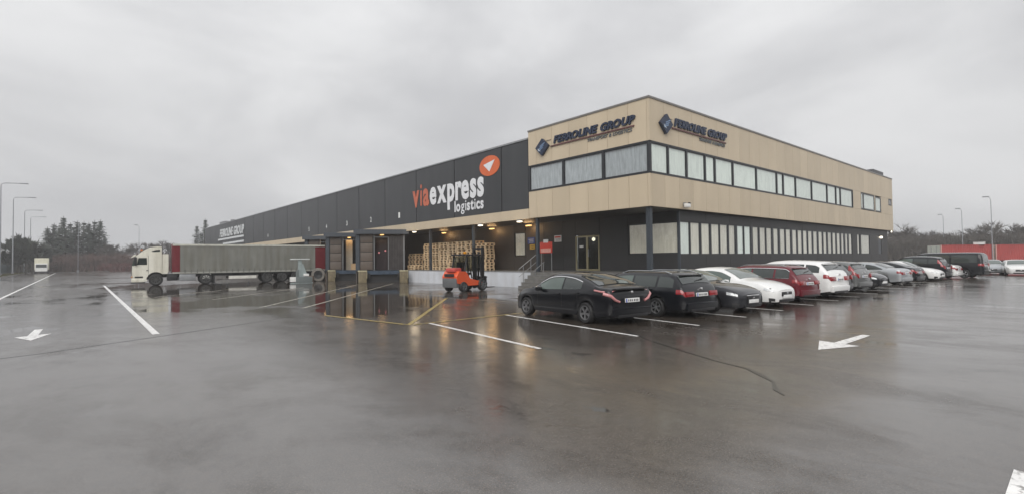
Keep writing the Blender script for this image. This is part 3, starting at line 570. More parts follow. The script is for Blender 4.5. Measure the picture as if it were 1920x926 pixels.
# ================================================================ cars
def pchip(pts, t):
    if t <= pts[0][0]: return pts[0][1]
    if t >= pts[-1][0]: return pts[-1][1]
    for i in range(len(pts)-1):
        if pts[i][0] <= t <= pts[i+1][0]: break
    (x0, y0), (x1, y1) = pts[i], pts[i+1]; h = x1-x0; d = (y1-y0)/h
    def sl(j):
        if j == 0 or j == len(pts)-1:
            k = 0 if j == 0 else j-1; return (pts[k+1][1]-pts[k][1])/(pts[k+1][0]-pts[k][0])
        a = (pts[j][1]-pts[j-1][1])/(pts[j][0]-pts[j-1][0]); b = (pts[j+1][1]-pts[j][1])/(pts[j+1][0]-pts[j][0])
        return 0 if a*b <= 0 else 2*a*b/(a+b)
    m0, m1 = sl(i), sl(i+1); s = (t-x0)/h
    return y0*(2*s**3-3*s*s+1)+m0*h*(s**3-2*s*s+s)+y1*(-2*s**3+3*s*s)+m1*h*(s**3-s*s)
STY = {
 'fastback': dict(top=[(0, .60), (.012, .69), (.05, .735), (.09, .75), (.2, .87), (.34, .975), (.46, 1.0), (.55, .975), (.66, .84), (.74, .70), (.86, .635), (.96, .53), (1, .43)],
    belt=[(0, .64), (.15, .67), (.3, .645), (.55, .62), (.75, .585), (1, .45)], ws=(.575, .725), rw=(.115, .30), sw=[(.235, .41), (.425, .66)], lr=.10, lf=.2),
 'wagon': dict(top=[(0, .56), (.012, .65), (.03, .74), (.085, .93), (.12, .975), (.25, .995), (.42, 1.0), (.53, .975), (.64, .84), (.73, .69), (.86, .63), (.965, .53), (1, .43)],
    belt=[(0, .63), (.2, .64), (.5, .615), (.75, .58), (1, .45)], ws=(.555, .715), rw=(.03, .083), sw=[(.075, .19), (.205, .385), (.4, .65)], lr=.14, lf=.2),
 'sedan': dict(top=[(0, .56), (.012, .66), (.05, .71), (.14, .725), (.2, .80), (.3, .935), (.38, .985), (.47, 1.0), (.55, .975), (.65, .84), (.735, .70), (.86, .64), (.965, .53), (1, .43)],
    belt=[(0, .62), (.2, .655), (.5, .63), (.75, .59), (1, .45)], ws=(.57, .72), rw=(.165, .30), sw=[(.2, .39), (.405, .655)], lr=.1, lf=.2),
 'suv': dict(top=[(0, .56), (.012, .66), (.03, .73), (.09, .91), (.13, .96), (.25, .99), (.4, 1.0), (.52, .975), (.63, .84), (.715, .70), (.85, .65), (.96, .56), (1, .46)],
    belt=[(0, .64), (.2, .66), (.5, .63), (.75, .60), (1, .5)], ws=(.545, .7), rw=(.032, .088), sw=[(.085, .2), (.215, .385), (.4, .64)], lr=.14, lf=.16),
 'van': dict(top=[(0, .5), (.006, .72), (.02, .93), (.05, .985), (.3, 1.0), (.6, 1.0), (.7, .975), (.79, .84), (.86, .66), (.95, .57), (1, .44)],
    belt=[(0, .58), (.3, .58), (.7, .56), (.85, .54), (1, .45)], ws=(.715, .845), rw=(.004, .016), sw=[(.06, .34), (.36, .6), (.62, .79)], lr=.05, lf=.15),
}
PW = [(0, .80), (.02, .90), (.06, .955), (.16, .995), (.4, 1.0), (.75, .985), (.88, .94), (.95, .86), (.985, .74), (1, .6)]
def wheel(par, loc, rad, side, rim=RIM, sp=5, detail=True):
    M = Matrix.Translation(loc) @ Matrix.Rotation(R(-90*side), 4, 'X')   # lathe axis to ±y, outward
    w = .2; q = MB(); rr = rad*.68
    q.lathe([(rr, -w/2), (rad*.9, -w/2), (rad*.985, -w/2+.03), (rad, 0), (rad*.985, w/2-.03), (rad*.9, w/2), (rr, w/2-.005), (rr*.97, w/2-.06)], 26, M)
    wo = q.build('wheel', TYRE, par, 50)
    if not detail:
        q = MB(); q.lathe([(0, w/2-.01), (rr*.3, w/2), (rr, w/2-.02)], 14, M); q.build('rim', rim, wo, 40); return wo
    q = MB(); q.lathe([(0, -.02), (rr*.97, -.02)], 20, M); q.build('brake_disc', PLASTIC, wo)
    q = MB(); q.lathe([(rr*.84, w/2-.03), (rr*.9, w/2-.004), (rr*1.0, w/2-.002), (rr*.985, w/2-.05)], 26, M); q.lathe([(0, w/2+.004), (rr*.17, w/2), (rr*.2, w/2-.03)], 14, M)
    for k in range(sp):
        a = 2*math.pi*k/sp+.3; Mk = M @ Matrix.Rotation(a, 4, 'Z'); wd_ = .5*rr/sp*2.0
        q.add([Mk @ Vector(v) for v in ((rr*.12, -wd_*.55, w/2-.006), (rr*.12, wd_*.55, w/2-.006), (rr*.88, wd_, w/2-.012), (rr*.88, -wd_, w/2-.012), (rr*.12, -wd_*.55, w/2-.05), (rr*.12, wd_*.55, w/2-.05), (rr*.88, wd_, w/2-.05), (rr*.88, -wd_, w/2-.05))], [(0, 1, 2, 3), (0, 4, 5, 1), (1, 5, 6, 2), (2, 6, 7, 3), (3, 7, 4, 0)])
    q.build('rim', rim, wo, 40); return wo
def car(label, style, pm, loc, rz, L, W, Hh, name='parked_car', cat='car', grp='cars parked in a row beside the office', rear=REDL, tail='block', rim=RIM, sp=5, trim=None, rails=None, detail=2, rad=None, grille=None, clad=None, plate=True, head=LAMPC):
    S = STY[style]; t = thing(name, label, cat, loc, rz, grp); hw = W/2; x0 = -L/2
    rad = rad or Hh*.215; Ra = rad*1.14; xa = (x0+L*.2, x0+L*.815); sill = Hh*.15; tum = .24 if style != 'van' else .12
    def sh(tt, z):
        zz = z/Hh; o = 0
        if tt < .12: o += (1-tt/.12)*S['lr']*max(0, zz-.42)
        if tt > .84: o -= ((tt-.84)/.16)*S['lf']*max(0, zz-.38)
        if tt < .06 and zz < .3: o += (1-tt/.06)*.25*(.3-zz)
        if tt > .94 and zz < .25: o -= ((tt-.94)/.06)*.3*(.25-zz)
        return x0+L*tt+o
    def low(tt):
        x = x0+L*tt; z = sill+(.05*Hh*max(0, 1-tt/.1) if tt < .1 else 0)
        for a in xa:
            if abs(x-a) < Ra: z = max(z, rad+math.sqrt(Ra*Ra-(x-a)**2)-.0)
        return z
    def sect(tt):
        w = hw*pchip(PW, tt); zt = Hh*pchip(S['top'], tt); zb = Hh*pchip(S['belt'], tt); zb = min(zb, zt-.035*Hh); z0 = low(tt); z0 = min(z0, zb-.08*Hh)
        k = max(0, (zt-zb)/Hh); wt = w*(.97-tum*k/.36*.9); cr = .028*Hh
        ze = zt-.035*Hh if k > .12 else zt-.02*Hh
        zm = (zb+ze)/2; wm = (w*.97+wt)/2+.018*k/.36
        return [(w*.93, z0), (w*.985, z0+.22*(zb-z0)), (w, z0+.55*(zb-z0)), (w*.992, z0+.85*(zb-z0)), (w*.968, zb), (wm, zm), (wt, ze), (wt*.9, zt-.004), (wt*.5, zt+cr*.75), (0, zt+cr)]
    tts = sorted(set([i/56 for i in range(57)]+[.005, .012, .025, .985, .995]+[((a+s*Ra*f)-x0)/L for a in xa for s in (-1, 1) for f in (.999, .9, .7)]))
    tts = [a for a in tts if 0 <= a <= 1]
    q = MB(); nS = 10; vs = []
    for tt in tts:
        se = sect(tt); row = [(sh(tt, z), y, z) for y, z in se]; vs += row+[(x, -y, z) for x, y, z in row[-2::-1]]
    m = 2*nS-1; k = len(tts)
    fs = [(i*m+j, i*m+j+1, (i+1)*m+j+1, (i+1)*m+j) for i in range(k-1) for j in range(m-1)]+[tuple(range(m)), tuple(range((k-1)*m, k*m))]
    q.add(vs, fs); body = q.build('body', pm, t, 42)
    q = MB(); q.box(x0+.12, -x0-.15, -hw*.8, hw*.8, sill-.02, Hh*.5); q.build('underbody', BLACK, t)
    def sideY(tt, z):
        se = sect(tt)
        for (ya, za), (yb, zb_) in zip(se[3:6], se[4:7]):
            if za <= z <= zb_ and zb_ > za: return ya+(yb-ya)*(z-za)/(zb_-za)
        return se[6][0]
    def pt(tt, s, off):       # point on the body side/top by section parameter
        se = sect(tt); i = min(int(s), nS-2); f = s-i; y = se[i][0]+(se[i+1][0]-se[i][0])*f; z = se[i][1]+(se[i+1][1]-se[i][1])*f
        dy, dz = se[i+1][0]-se[i][0], se[i+1][1]-se[i][1]; l = math.hypot(dy, dz) or 1
        return (sh(tt, z), y+dz/l*off, z-dy/l*off)
    def patch(nm, t0, t1, s0, s1, mm, off=.008, n=5, both=True):
        for sg in ((1, -1) if both else (1,)):
            q = MB(); vs = []
            for i in range(n+1):
                for j in range(n+1):
                    p = pt(t0+(t1-t0)*i/n, s0+(s1-s0)*j/n, off); vs.append((p[0], sg*p[1], p[2]))
            q.add(vs, [(i*(n+1)+j, i*(n+1)+j+1, (i+1)*(n+1)+j+1, (i+1)*(n+1)+j) for i in range(n) for j in range(n)]); q.build(nm, mm, t, 60)
    if detail > 1:
        for tt in (S['sw'][-1][0]-.008, S['sw'][-1][1]+.015, S['sw'][-2][0]+.03): patch('door_gap', tt, tt+.0022, .55, 4.0, PLASTIC, .0035, 4)
    # glass
    for nm, (a, b) in (('windscreen', S['ws']), ('rear_window', S['rw'])):
        q = MB(); n = 9; vs = []
        for i in range(n+1):
            tt = a+(b-a)*i/n; se = sect(tt); wt = se[7][0]; zt = se[7][1]
            for j in range(9):
                u = -1+2*j/8; z = zt+(se[9][1]-zt)*(1-u*u*.9)+.008; x = sh(tt, z)+(.012 if nm == 'windscreen' else -.012); vs.append((x, u*wt*.98, z))
        q.add(vs, [(i*9+j, i*9+j+1, (i+1)*9+j+1, (i+1)*9+j) for i in range(n) for j in range(8)]); q.build(nm, CGLASS2 if nm == 'windscreen' else CGLASS, t, 60)
    for sg in (1, -1):
        tops = []
        for (a, b) in S['sw']:
            q = MB(); n = 12; vs = []; lo_ = .035*Hh
            for i in range(n+1):
                tt = a+(b-a)*i/n; se = sect(tt); zl = se[4][1]+lo_; zu = max(zl+.003, min(se[6][1]-.012*Hh, Hh*pchip(S['top'], tt)-.075*Hh))
                for j in range(4):
                    z = zl+(zu-zl)*j/3; vs.append((sh(tt, z), sg*(sideY(tt, z)+.007), z))
                tops.append((sh(tt, zu), sg*(sideY(tt, zu)+.008), zu+.012))
            q.add(vs, [(i*4+j, i*4+j+1, (i+1)*4+j+1, (i+1)*4+j) for i in range(n) for j in range(3)]); q.build('side_window', CGLASS2 if (a, b) == S['sw'][-1] else CGLASS, t, 60)
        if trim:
            q = MB(); q.tube(tops, .02, 6); q.build('window_trim_or_glint', trim, t, 60)  # chrome strip on the red estate, modelled highlight on the black hatchback
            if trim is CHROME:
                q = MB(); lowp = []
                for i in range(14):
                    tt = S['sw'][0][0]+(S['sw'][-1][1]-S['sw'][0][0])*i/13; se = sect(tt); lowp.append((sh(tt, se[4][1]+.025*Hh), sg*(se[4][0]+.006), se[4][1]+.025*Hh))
                q.tube(lowp, .01, 5); q.build('window_trim_or_glint', trim, t, 60)
        if detail:
            tt = S['sw'][-1][1]-.02; se = sect(tt); M = Matrix.Translation((sh(tt, se[4][1]), sg*(se[4][0]+.09), se[4][1]+.06))
            q = MB(); q.rbox(-.06, .08, -.09, .09, -.055, .06, .04, M=M); q.build('wing_mirror', PLASTIC if detail < 2 else pm, t, 50)
            for tt in (S['sw'][-1][0]+.03, S['sw'][-2][0]+.03):
                p = pt(tt, 3.1, .012); q = MB(); q.rbox(p[0]-.08, p[0]+.08, sg*p[1]-.02, sg*p[1]+.02, p[2]-.016, p[2]+.016, .01); q.build('door_handle', pm, t, 50)
        if rails:
            q = MB(); pts = []
            for i in range(9):
                tt = .12+.4*i/8; se = sect(tt); pts.append((sh(tt, se[7][1]), sg*se[7][0]*.97, se[7][1]+(.05 if 0 < i < 8 else .0)))
            q.tube(pts, .018, 6); q.build('roof_rail', rails, t, 60)
        for i, a in enumerate(xa): wheel(t, (a, sg*(hw-.105), rad), rad, sg, rim, sp, detail > 0)
    # rear end
    def cap(nm, tt, y0, y1, z0, z1, mm, d=.02, b=.008, end=-1):
        zc = (z0+z1)/2; xr = sh(0 if end < 0 else 1, zc); q = MB()
        lean = math.atan2(sh(0, z1)-sh(0, z0), z1-z0) if end < 0 else math.atan2(sh(1, z1)-sh(1, z0), z1-z0)
        q.rbox(-d, d, y0, y1, (z0-z1)/2, (z1-z0)/2, min(b, d*.9, abs(z1-z0)*.3), M=Matrix.Translation((xr, 0, zc)) @ Matrix.Rotation(lean, 4, 'Y')); return q.build(nm, mm, t, 50)
    wr = hw*.8; zb0 = Hh*pchip(S['belt'], 0)
    if tail == 'claw':          # C-shaped lamps that run up to a blade along the boot lid
        for sg in (1, -1):
            q = MB(); p0 = pt(.115, 4.25, .02); p1 = pt(.055, 4.1, .02)
            q.tube([(p0[0], sg*p0[1], p0[2]), (p1[0], sg*(p1[1]-.0), p1[2]-.005), (x0+.075, sg*wr*.9, Hh*.66), (x0+.09, sg*wr*.7, Hh*.685)], .024, 8)
            q.tube([(p1[0]-.05, sg*(p1[1]), p1[2]-.05), (x0+.03, sg*wr*1.02, Hh*.58), (x0-.0, sg*wr*.86, Hh*.5), (x0-.01, sg*wr*.66, Hh*.46)], .046, 8, r1=.03)
            q.build('tail_light', PINKL, t, 60)
        cap('boot_spoiler', 0, -wr*.86, wr*.86, Hh*.69, Hh*.725, PLASTIC, .07, .02)
    elif tail == 'tall':
        patch('tail_light', .003, .045, 2.9, 4.6, rear, .014); patch('tail_light', .03, .085, 4.6, 6.4, rear, .014)
        for sg in (1, -1): cap('tail_light', 0, min(sg*wr*.78, sg*wr*1.02), max(sg*wr*.78, sg*wr*1.02), Hh*.46, Hh*.6, rear, .03, .015)
    else:
        for sg in (1, -1): cap('tail_light', 0, min(sg*wr*.5, sg*wr*1.02), max(sg*wr*.5, sg*wr*1.02), Hh*.47, Hh*.585, rear, .03, .015)
        patch('tail_light', .002, .05, 2.75, 3.95, rear, .012)
    cap('rear_bumper', 0, -hw*.8, hw*.8, Hh*.17, Hh*.34, clad or pm, .06, .05)
    if detail: cap('rear_valance', 0, -hw*.62, hw*.62, Hh*.15, Hh*.215, PLASTIC, .075, .03)
    if plate:
        zp = Hh*(.47 if tail != 'claw' else .44); po = cap('number_plate', 0, -.24, .24, zp, zp+.1, PLATE, .035, .004)
        q = MB(); xr = sh(0, zp+.05)-.037; q.box(xr-.003, xr, .2, .238, zp+.004, zp+.096); q.build('plate_band', PLATEB, po)
        q = MB()
        for i in range(6): q.box(xr-.003, xr, .15-i*.06-(.02 if i > 2 else 0)-.016, .15-i*.06-(.02 if i > 2 else 0)+.016, zp+.022, zp+.078)
        q.build('plate_characters', PLATET, po)
        cap('badge', 0, -.04, .04, Hh*.615, Hh*.665, CHROME, .03, .01)
    if style in ('wagon', 'suv') and detail:
        q = MB(); tt = S['rw'][1]; se = sect(tt); q.rbox(sh(tt, se[7][1])-.1, sh(tt, se[7][1])+.06, -hw*.58, hw*.58, se[7][1]-.0, se[7][1]+.035, .012); q.build('roof_spoiler', pm, t, 50)
        if detail > 1: q = MB(); a = pt(S['rw'][0]+.008, 8.9, .03); q.tube([(a[0]-.02, .05, a[2]-.02), (a[0]+.02, -.42, a[2]+.05)], .012, 6); q.build('rear_wiper', PLASTIC, t)
    # front end
    for sg in (1, -1): pass
    patch('headlight', .925, .985, 3.0, 4.35, head, .012)
    zg = Hh*.3; gm = grille or PLASTIC
    cap('grille', 1, -hw*.34, hw*.34, Hh*.29 if grille is None else Hh*.2, Hh*.40, PLASTIC, .03, .015, 1)
    if grille: cap('grille_surround', 1, -hw*.37, hw*.37, Hh*.405, Hh*.43, CHROME, .03, .008, 1)
    cap('lower_intake', 1, -hw*.5, hw*.5, Hh*.15, Hh*.215, PLASTIC, .04, .015, 1)
    if detail: patch('fog_intake', .955, .99, .35, 1.3, PLASTIC, .01)
    if plate: cap('front_plate', 1, -.24, .24, Hh*.245, Hh*.245+.1, PLATE, .045, .004, 1)
    cap('front_badge', 1, -.05, .05, Hh*.345, Hh*.385, CHROME, .036, .01, 1)
    return t
PB = paint('black', (.006, .0065, .009)); PBL = paint('blueblack', (.008, .009, .012)); PG = paint('graphite', (.03, .031, .036), .3, .3); PWh = paint('white', (.78, .78, .77)); PR = paint('dark_red', (.12, .012, .02)); PS = paint('silver', (.42, .44, .46), .3, .5)
PDG = paint('dark_grey', (.04, .042, .045), .3, .3); PBrG = paint('grey', (.16, .165, .165), .3, .4)
A1 = R(84)
def at(rx, ry, L, tilt=A1, rear=True):      # car whose camera-side end is centred on (rx, ry)
    d = Vector((math.cos(tilt), math.sin(tilt)))
    return ((rx+d.x*L/2, ry+d.y*L/2, 0), tilt if rear else tilt-math.pi)
def park(label, style, pm, rx, ry, L, W, Hh, rear=True, tilt=A1, **k):
    p, rz = at(rx, ry, L, tilt, rear); return car(label, style, pm, p, rz, L, W, Hh, **k)
WGLINT = mat('painted_window_glint', (.75, .75, .76), .15, .9)  # reflection along the hatchback's window tops, modelled as a pale strip
park('black fastback hatchback with pale C-shaped tail lights, nearest car of the row', 'fastback', PB, -9.58, -5.9, 4.1, 1.68, 1.23, rim=RIMD, tail='claw', trim=WGLINT, tilt=R(83.5), sp=5)
park('black estate car with silver wheels and a chrome bumper strip, second in the row', 'wagon', PBL, -7.05, -6.35, 4.5, 1.7, 1.21, rails=GALV, sp=6)
park('dark graphite saloon facing out with a chrome framed grille beside the black estate', 'sedan', PG, -5.12, -6.85, 4.5, 1.7, 1.22, rear=False, grille=CHROME, sp=10)
park('white hatchback facing out with black grille beside the graphite saloon', 'fastback', PWh, -2.72, -6.85, 4.3, 1.7, 1.25, rear=False, trim=None)
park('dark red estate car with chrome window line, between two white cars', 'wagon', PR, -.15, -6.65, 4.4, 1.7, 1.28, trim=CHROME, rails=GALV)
park('large white luxury SUV seen from behind next to the dark red estate', 'suv', PWh, 2.35, -6.85, 4.5, 1.8, 1.43, rear=mat('smoked_lamp', (.1, .02, .03), .15, coat=1), clad=PWh)
park('dark grey hatchback with red tail lights squeezed beside the white SUV', 'suv', PDG, 4.45, -6.4, 4.1, 1.68, 1.36, tail='tall', detail=1)
park('grey crossover with tall red tail lights before the black saloon', 'suv', PBrG, 6.95, -6.45, 4.2, 1.72, 1.36, tail='tall', detail=1)
park('black saloon facing out beside the empty parking space', 'sedan', PB, 9.3, -6.6, 4.3, 1.7, 1.22, rear=False, detail=1)
park('silver saloon seen from behind past the empty parking space', 'sedan', PS, 14.15, -6.5, 4.4, 1.7, 1.24, detail=1)
park('black liftback with red tail lights right of the silver saloon', 'fastback', PBL, 16.55, -6.6, 4.3, 1.7, 1.24, detail=1)
park('white saloon facing out further along the row, right of the black liftback', 'sedan', PWh, 20.6, -6.9, 4.4, 1.7, 1.22, rear=False, detail=1)
park('dark SUV with red tail lights behind the far white saloon', 'suv', PBL, 23.6, -6.75, 4.3, 1.72, 1.5, tail='tall', detail=1)
park('white hatchback mostly hidden between the dark SUV and the black van', 'fastback', PWh, 25.2, -7.05, 4.0, 1.65, 1.22, detail=1)
park('black passenger van with a bright side moulding at the end of the row', 'van', PBL, 27.0, -8.2, 4.9, 1.8, 1.72, name='passenger_van', cat='van', detail=1, rad=.3)
FG = 'cars parked beyond the black van at the right edge'
def farcar(label, style, pm, x, y, rz, L=4.2, Hh=1.15): car(label, style, pm, (x, y, 0), R(rz), L, 1.68, Hh, grp=FG, detail=0, plate=False)
farcar('white estate car facing the camera right of the black van', 'wagon', PWh, 35.2, -9.0, 190)
farcar('white car cut off by the right picture edge, facing out', 'fastback', PWh, 34.0, -11.3, 190)
farcar('pale grey hatchback half hidden behind the black van', 'fastback', PS, 37.5, -7.2, 190)
farcar('silver hatchback in the second line beyond the white estate car', 'fastback', PS, 41, -11.8, 200); farcar('black estate car in the second line at the right picture edge', 'wagon', PBL, 42.5, -13.8, 200)
farcar('dark car behind the white estate car at the right edge', 'sedan', PDG, 38.5, -10.4, 200)

# ================================================================ forklift
fk = thing('forklift', 'orange forklift truck with black cab facing the pallets in front of the platform wall', 'forklift', (-3.75, 9.0, 0), R(12)); fk.scale = (1.1, 1.1, 1.1)
FO = mat('forklift_orange', (.7, .1, .03), .35, coat=.4, var=.06); FGY = mat('forklift_grey', (.12, .125, .13), .45)
MXZ = Matrix(((1, 0, 0, 0), (0, 0, -1, 0), (0, 1, 0, 0), (0, 0, 0, 1)))
q = MB(); q.prism([(-1.35, .42), (-1.38, .72), (-1.2, .98), (-.75, .95), (-.45, .62), (.1, .5), (.45, .5), (.5, .28), (-.6, .28), (-.7, .38), (-1.2, .38)], -.48, .48, MXZ); part('chassis', q, FO, fk)
q = MB(); q.rbox(-1.42, -1.15, -.46, .46, .2, .66, .07); part('counterweight', q, FGY, fk, 40); q = MB(); q.rbox(-1.36, -.85, -.3, .3, .93, 1.13, .08); part('gas_bottle', q, mat('bottle_red', (.5, .08, .07), .3), fk, 50)
q = MB(); q.rbox(-1.44, -1.37, -.3, .3, .72, .86, .02); part('rear_grille', q, PLASTIC, fk)
for sx, r_ in ((-.95, .24), (.42, .3)):
    for sg in (1, -1): wheel(fk, (sx, sg*.46, r_), r_, sg, FGY, 5)
for (a, b) in (((-.78, .95), (-.62, 1.72)), ((.42, .5), (.3, 1.72))):
    for sg in (1, -1): q = MB(); q.tube([(a[0], sg*.42, a[1]), (b[0], sg*.42, b[1])], .045, 6); part('guard_post', q, PLASTIC, fk)
q = MB(); q.rbox(-.78, .42, -.48, .48, 1.7, 1.78, .03); part('overhead_guard', q, PLASTIC, fk); q = MB(); q.box(-.7, .38, -.44, -.42, .98, 1.68); q.box(-.72, -.7, -.42, .42, 1.0, 1.68); part('cab_glass', q, glass('cab_glass', (.7, .75, .72)), fk)
q = MB(); q.box(.05, .09, -.44, -.4, .6, 1.7); q.box(-.25, -.2, -.46, -.4, .95, 1.7); part('cab_pillar', q, PLASTIC, fk)
q = MB(); q.rbox(-.6, -.1, -.25, .25, .78, .9, .04); q.rbox(-.66, -.54, -.25, .25, .85, 1.4, .04); part('seat', q, PLASTIC, fk); q = MB(); q.tube([(.2, 0, .6), (.08, 0, 1.05)], .03); q.lathe([(.14, 0), (.165, .015), (.14, .03)], 14, Matrix.Translation((.08, 0, 1.05)) @ Matrix.Rotation(R(-30), 4, 'Y')); part('steering_wheel', q, PLASTIC, fk)
for sg in (1, -1): q = MB(); q.box(.62, .76, sg*.28-.05, sg*.28+.05, .08, 2.12); part('mast_rail', q, PLASTIC, fk)
q = MB(); q.box(.63, .75, -.23, .23, 2.0, 2.1); q.box(.63, .72, -.23, .23, 1.0, 1.1); q.tube([(.69, 0, .2), (.69, 0, 1.9)], .05); part('mast_cross_bar', q, PLASTIC, fk)
q = MB(); q.box(.78, .84, -.45, .45, .3, .36); q.box(.78, .84, -.45, .45, .62, .68)
for y in (-.4, -.2, 0, .2, .4): q.box(.785, .83, y-.02, y+.02, .361, .619)
part('load_carriage', q, PLASTIC, fk)
for sg in (1, -1): q = MB(); q.box(.85, .9, sg*.25-.06, sg*.25+.06, .1, .7); q.box(.9, 1.6, sg*.25-.06, sg*.25+.06, .1, .14); part('fork', q, PLASTIC, fk)
q = MB(); q.rbox(-.62, -.5, -.3, -.18, 1.781, 1.9, .03); part('beacon', q, mat('beacon', (.6, .25, .02), .3), fk)

# ================================================================ lorry
TA = R(-5.3); CREAM = mat('cab_cream', (.74, .72, .63), .35, coat=.4, var=.06, stain=(.42, .39, .3), sscale=.8)
T0 = Vector((-15.3, 33.75)); td = Vector((math.cos(TA), math.sin(TA))); tn = Vector((-td.y, td.x))
o_ = T0+tn*1.03
lt = thing('lorry_tractor', 'off white lorry tractor unit with high roof facing left', 'lorry', (o_.x, o_.y, 0), TA)      # local +x to the rear, near side y = -1.03
def XZ(poly, y0, y1, nm, m, par, sm=30): q = MB(); q.prism(poly, y0, y1, Matrix(((1, 0, 0, 0), (0, 0, -1, 0), (0, 1, 0, 0), (0, 0, 0, 1)))); return q.build(nm, m, par, sm)
XZ([(-1.38, .45), (-1.42, 1.1), (-1.4, 1.55), (-1.22, 2.22), (-1.0, 2.42), (.42, 2.45), (.45, .84), (.38, .9), (.2, .99), (.05, 1.01), (-.12, .985), (-.3, .89), (-.43, .73), (-.5, .52), (-.52, .36), (-1.36, .36)], -1.0, 1.0, 'cab', CREAM, lt)
XZ([(-1.0, 2.42), (-.75, 2.66), (-.35, 2.9), (.15, 2.98), (.42, 2.96), (.42, 2.42)], -.96, .96, 'roof_fairing', CREAM, lt); XZ([(-.25, 2.62), (.05, 2.72), (.3, 2.74), (.3, 2.6), (-.1, 2.57)], .962, .985, 'fairing_window', CGLASS, lt); XZ([(-.25, 2.62), (.05, 2.72), (.3, 2.74), (.3, 2.6), (-.1, 2.57)], -.985, -.962, 'fairing_window', CGLASS, lt)
XZ([(-1.43, 1.53), (-1.25, 2.2), (-1.16, 2.2), (-1.3, 1.53)], -1.006, 1.006, 'windscreen', CGLASS2, lt)
for sg in (1, -1):
    XZ([(-1.12, 1.6), (-1.02, 2.12), (-.52, 2.12), (-.5, 1.6)], -sg*1.012 if sg > 0 else .99, -.99 if sg > 0 else 1.012, 'side_window', CGLASS, lt)
    q = MB(); q.rbox(-1.3, -1.12, sg*1.08-.06, sg*1.08+.06, 1.55, 2.18, .04); part('wing_mirror', q, PLASTIC, lt, 40)
    q = MB(); q.tube([(.05+.57*math.cos(R(a)), sg*1.0, .46+.57*math.sin(R(a))) for a in range(25, 190, 15)], .028, 6); part('wheel_arch', q, PLASTIC, lt, 60)
    for x, r_, nm in ((0.05, .46, 'f'), (3.35, .46, 'r')): wheel(lt, (x, sg*.9, r_), r_, sg, RIMT, 8)
    XZ([(.46, .9), (.46, 2.4), (.85, 2.4), (.85, 1.1), (.78, .9)], sg*.97-.02, sg*.97+.02, 'side_deflector', CREAM, lt)
    bx('headlight', (-1.45, -1.3, min(sg*.6, sg*.93), max(sg*.6, sg*.93), .62, .8), LAMPC, lt, .03)
bx('wheel_well', (-.5, .44, -.86, .86, .5, .985), BLACK, lt); bx('bumper', (-1.46, -.62, -1.02, 1.02, .3, .6), CREAM, lt, .06); bx('grille', (-1.44, -1.38, -.75, .75, .8, 1.4), PLASTIC, lt, .02); XZ([(-1.52, 2.1), (-1.3, 2.36), (-1.16, 2.36), (-1.24, 2.23)], -1.02, 1.02, 'sun_visor', CREAM, lt); bx('bumper_lip', (-1.47, -.62, -1.025, 1.025, .22, .31), PLASTIC, lt, .02); bx('indicator', (-1.465, -1.38, -1.03, -.94, .66, .76), mat('indicator_orange', (.55, .2, .03), .3), lt, .01); bx('cab_step', (-1.25, -.75, -1.012, -1.0, .62, .74), PLASTIC, lt)
bx('chassis_rail', (-.6, 3.95, -.42, .42, .62, .86), PLASTIC, lt); bx('fuel_tank', (1.55, 2.65, -1.0, -.5, .32, .85), GALV, lt, .06); bx('fuel_tank', (1.5, 2.65, .5, 1.0, .32, .85), GALV, lt, .06); bx('battery_box', (.75, 1.45, -.98, -.45, .36, .84), PLASTIC, lt, .03); bx('catwalk', (.6, 2.3, -.95, .95, .88, .93), GALV, lt); bx('rear_mudguard', (2.85, 3.85, -1.02, 1.02, .96, 1.0), PLASTIC, lt)
q = MB(); q.tube([(-.85, -.5, 2.66), (-.85, -.5, 2.78)], .07, 8); part('beacon', q, mat('beacon_amber', (.5, .16, .05), .3), lt)
for z in (1.12, 1.9): bx('door_line', (-.42, -.405, -1.006, -1.0, z-.4, z+.4), PLASTIC, lt)
bx('door_handle', (-.55, -.42, -1.03, -1.0, 1.15, 1.2), PLASTIC, lt)
tr = thing('curtain_trailer', 'long dirty grey curtain sided trailer with dark red front and rear ends', 'trailer', (o_.x+td.x*1.1, o_.y+td.y*1.1, 0), TA)
TL = 11.5; CURT = mat('tarpaulin_grey', (.185, .187, .168), .5, var=.16, scale=.8, stain=(.12, .11, .08), sscale=.9); TRED = mat('trailer_red', (.14, .012, .018), .4, var=.12)
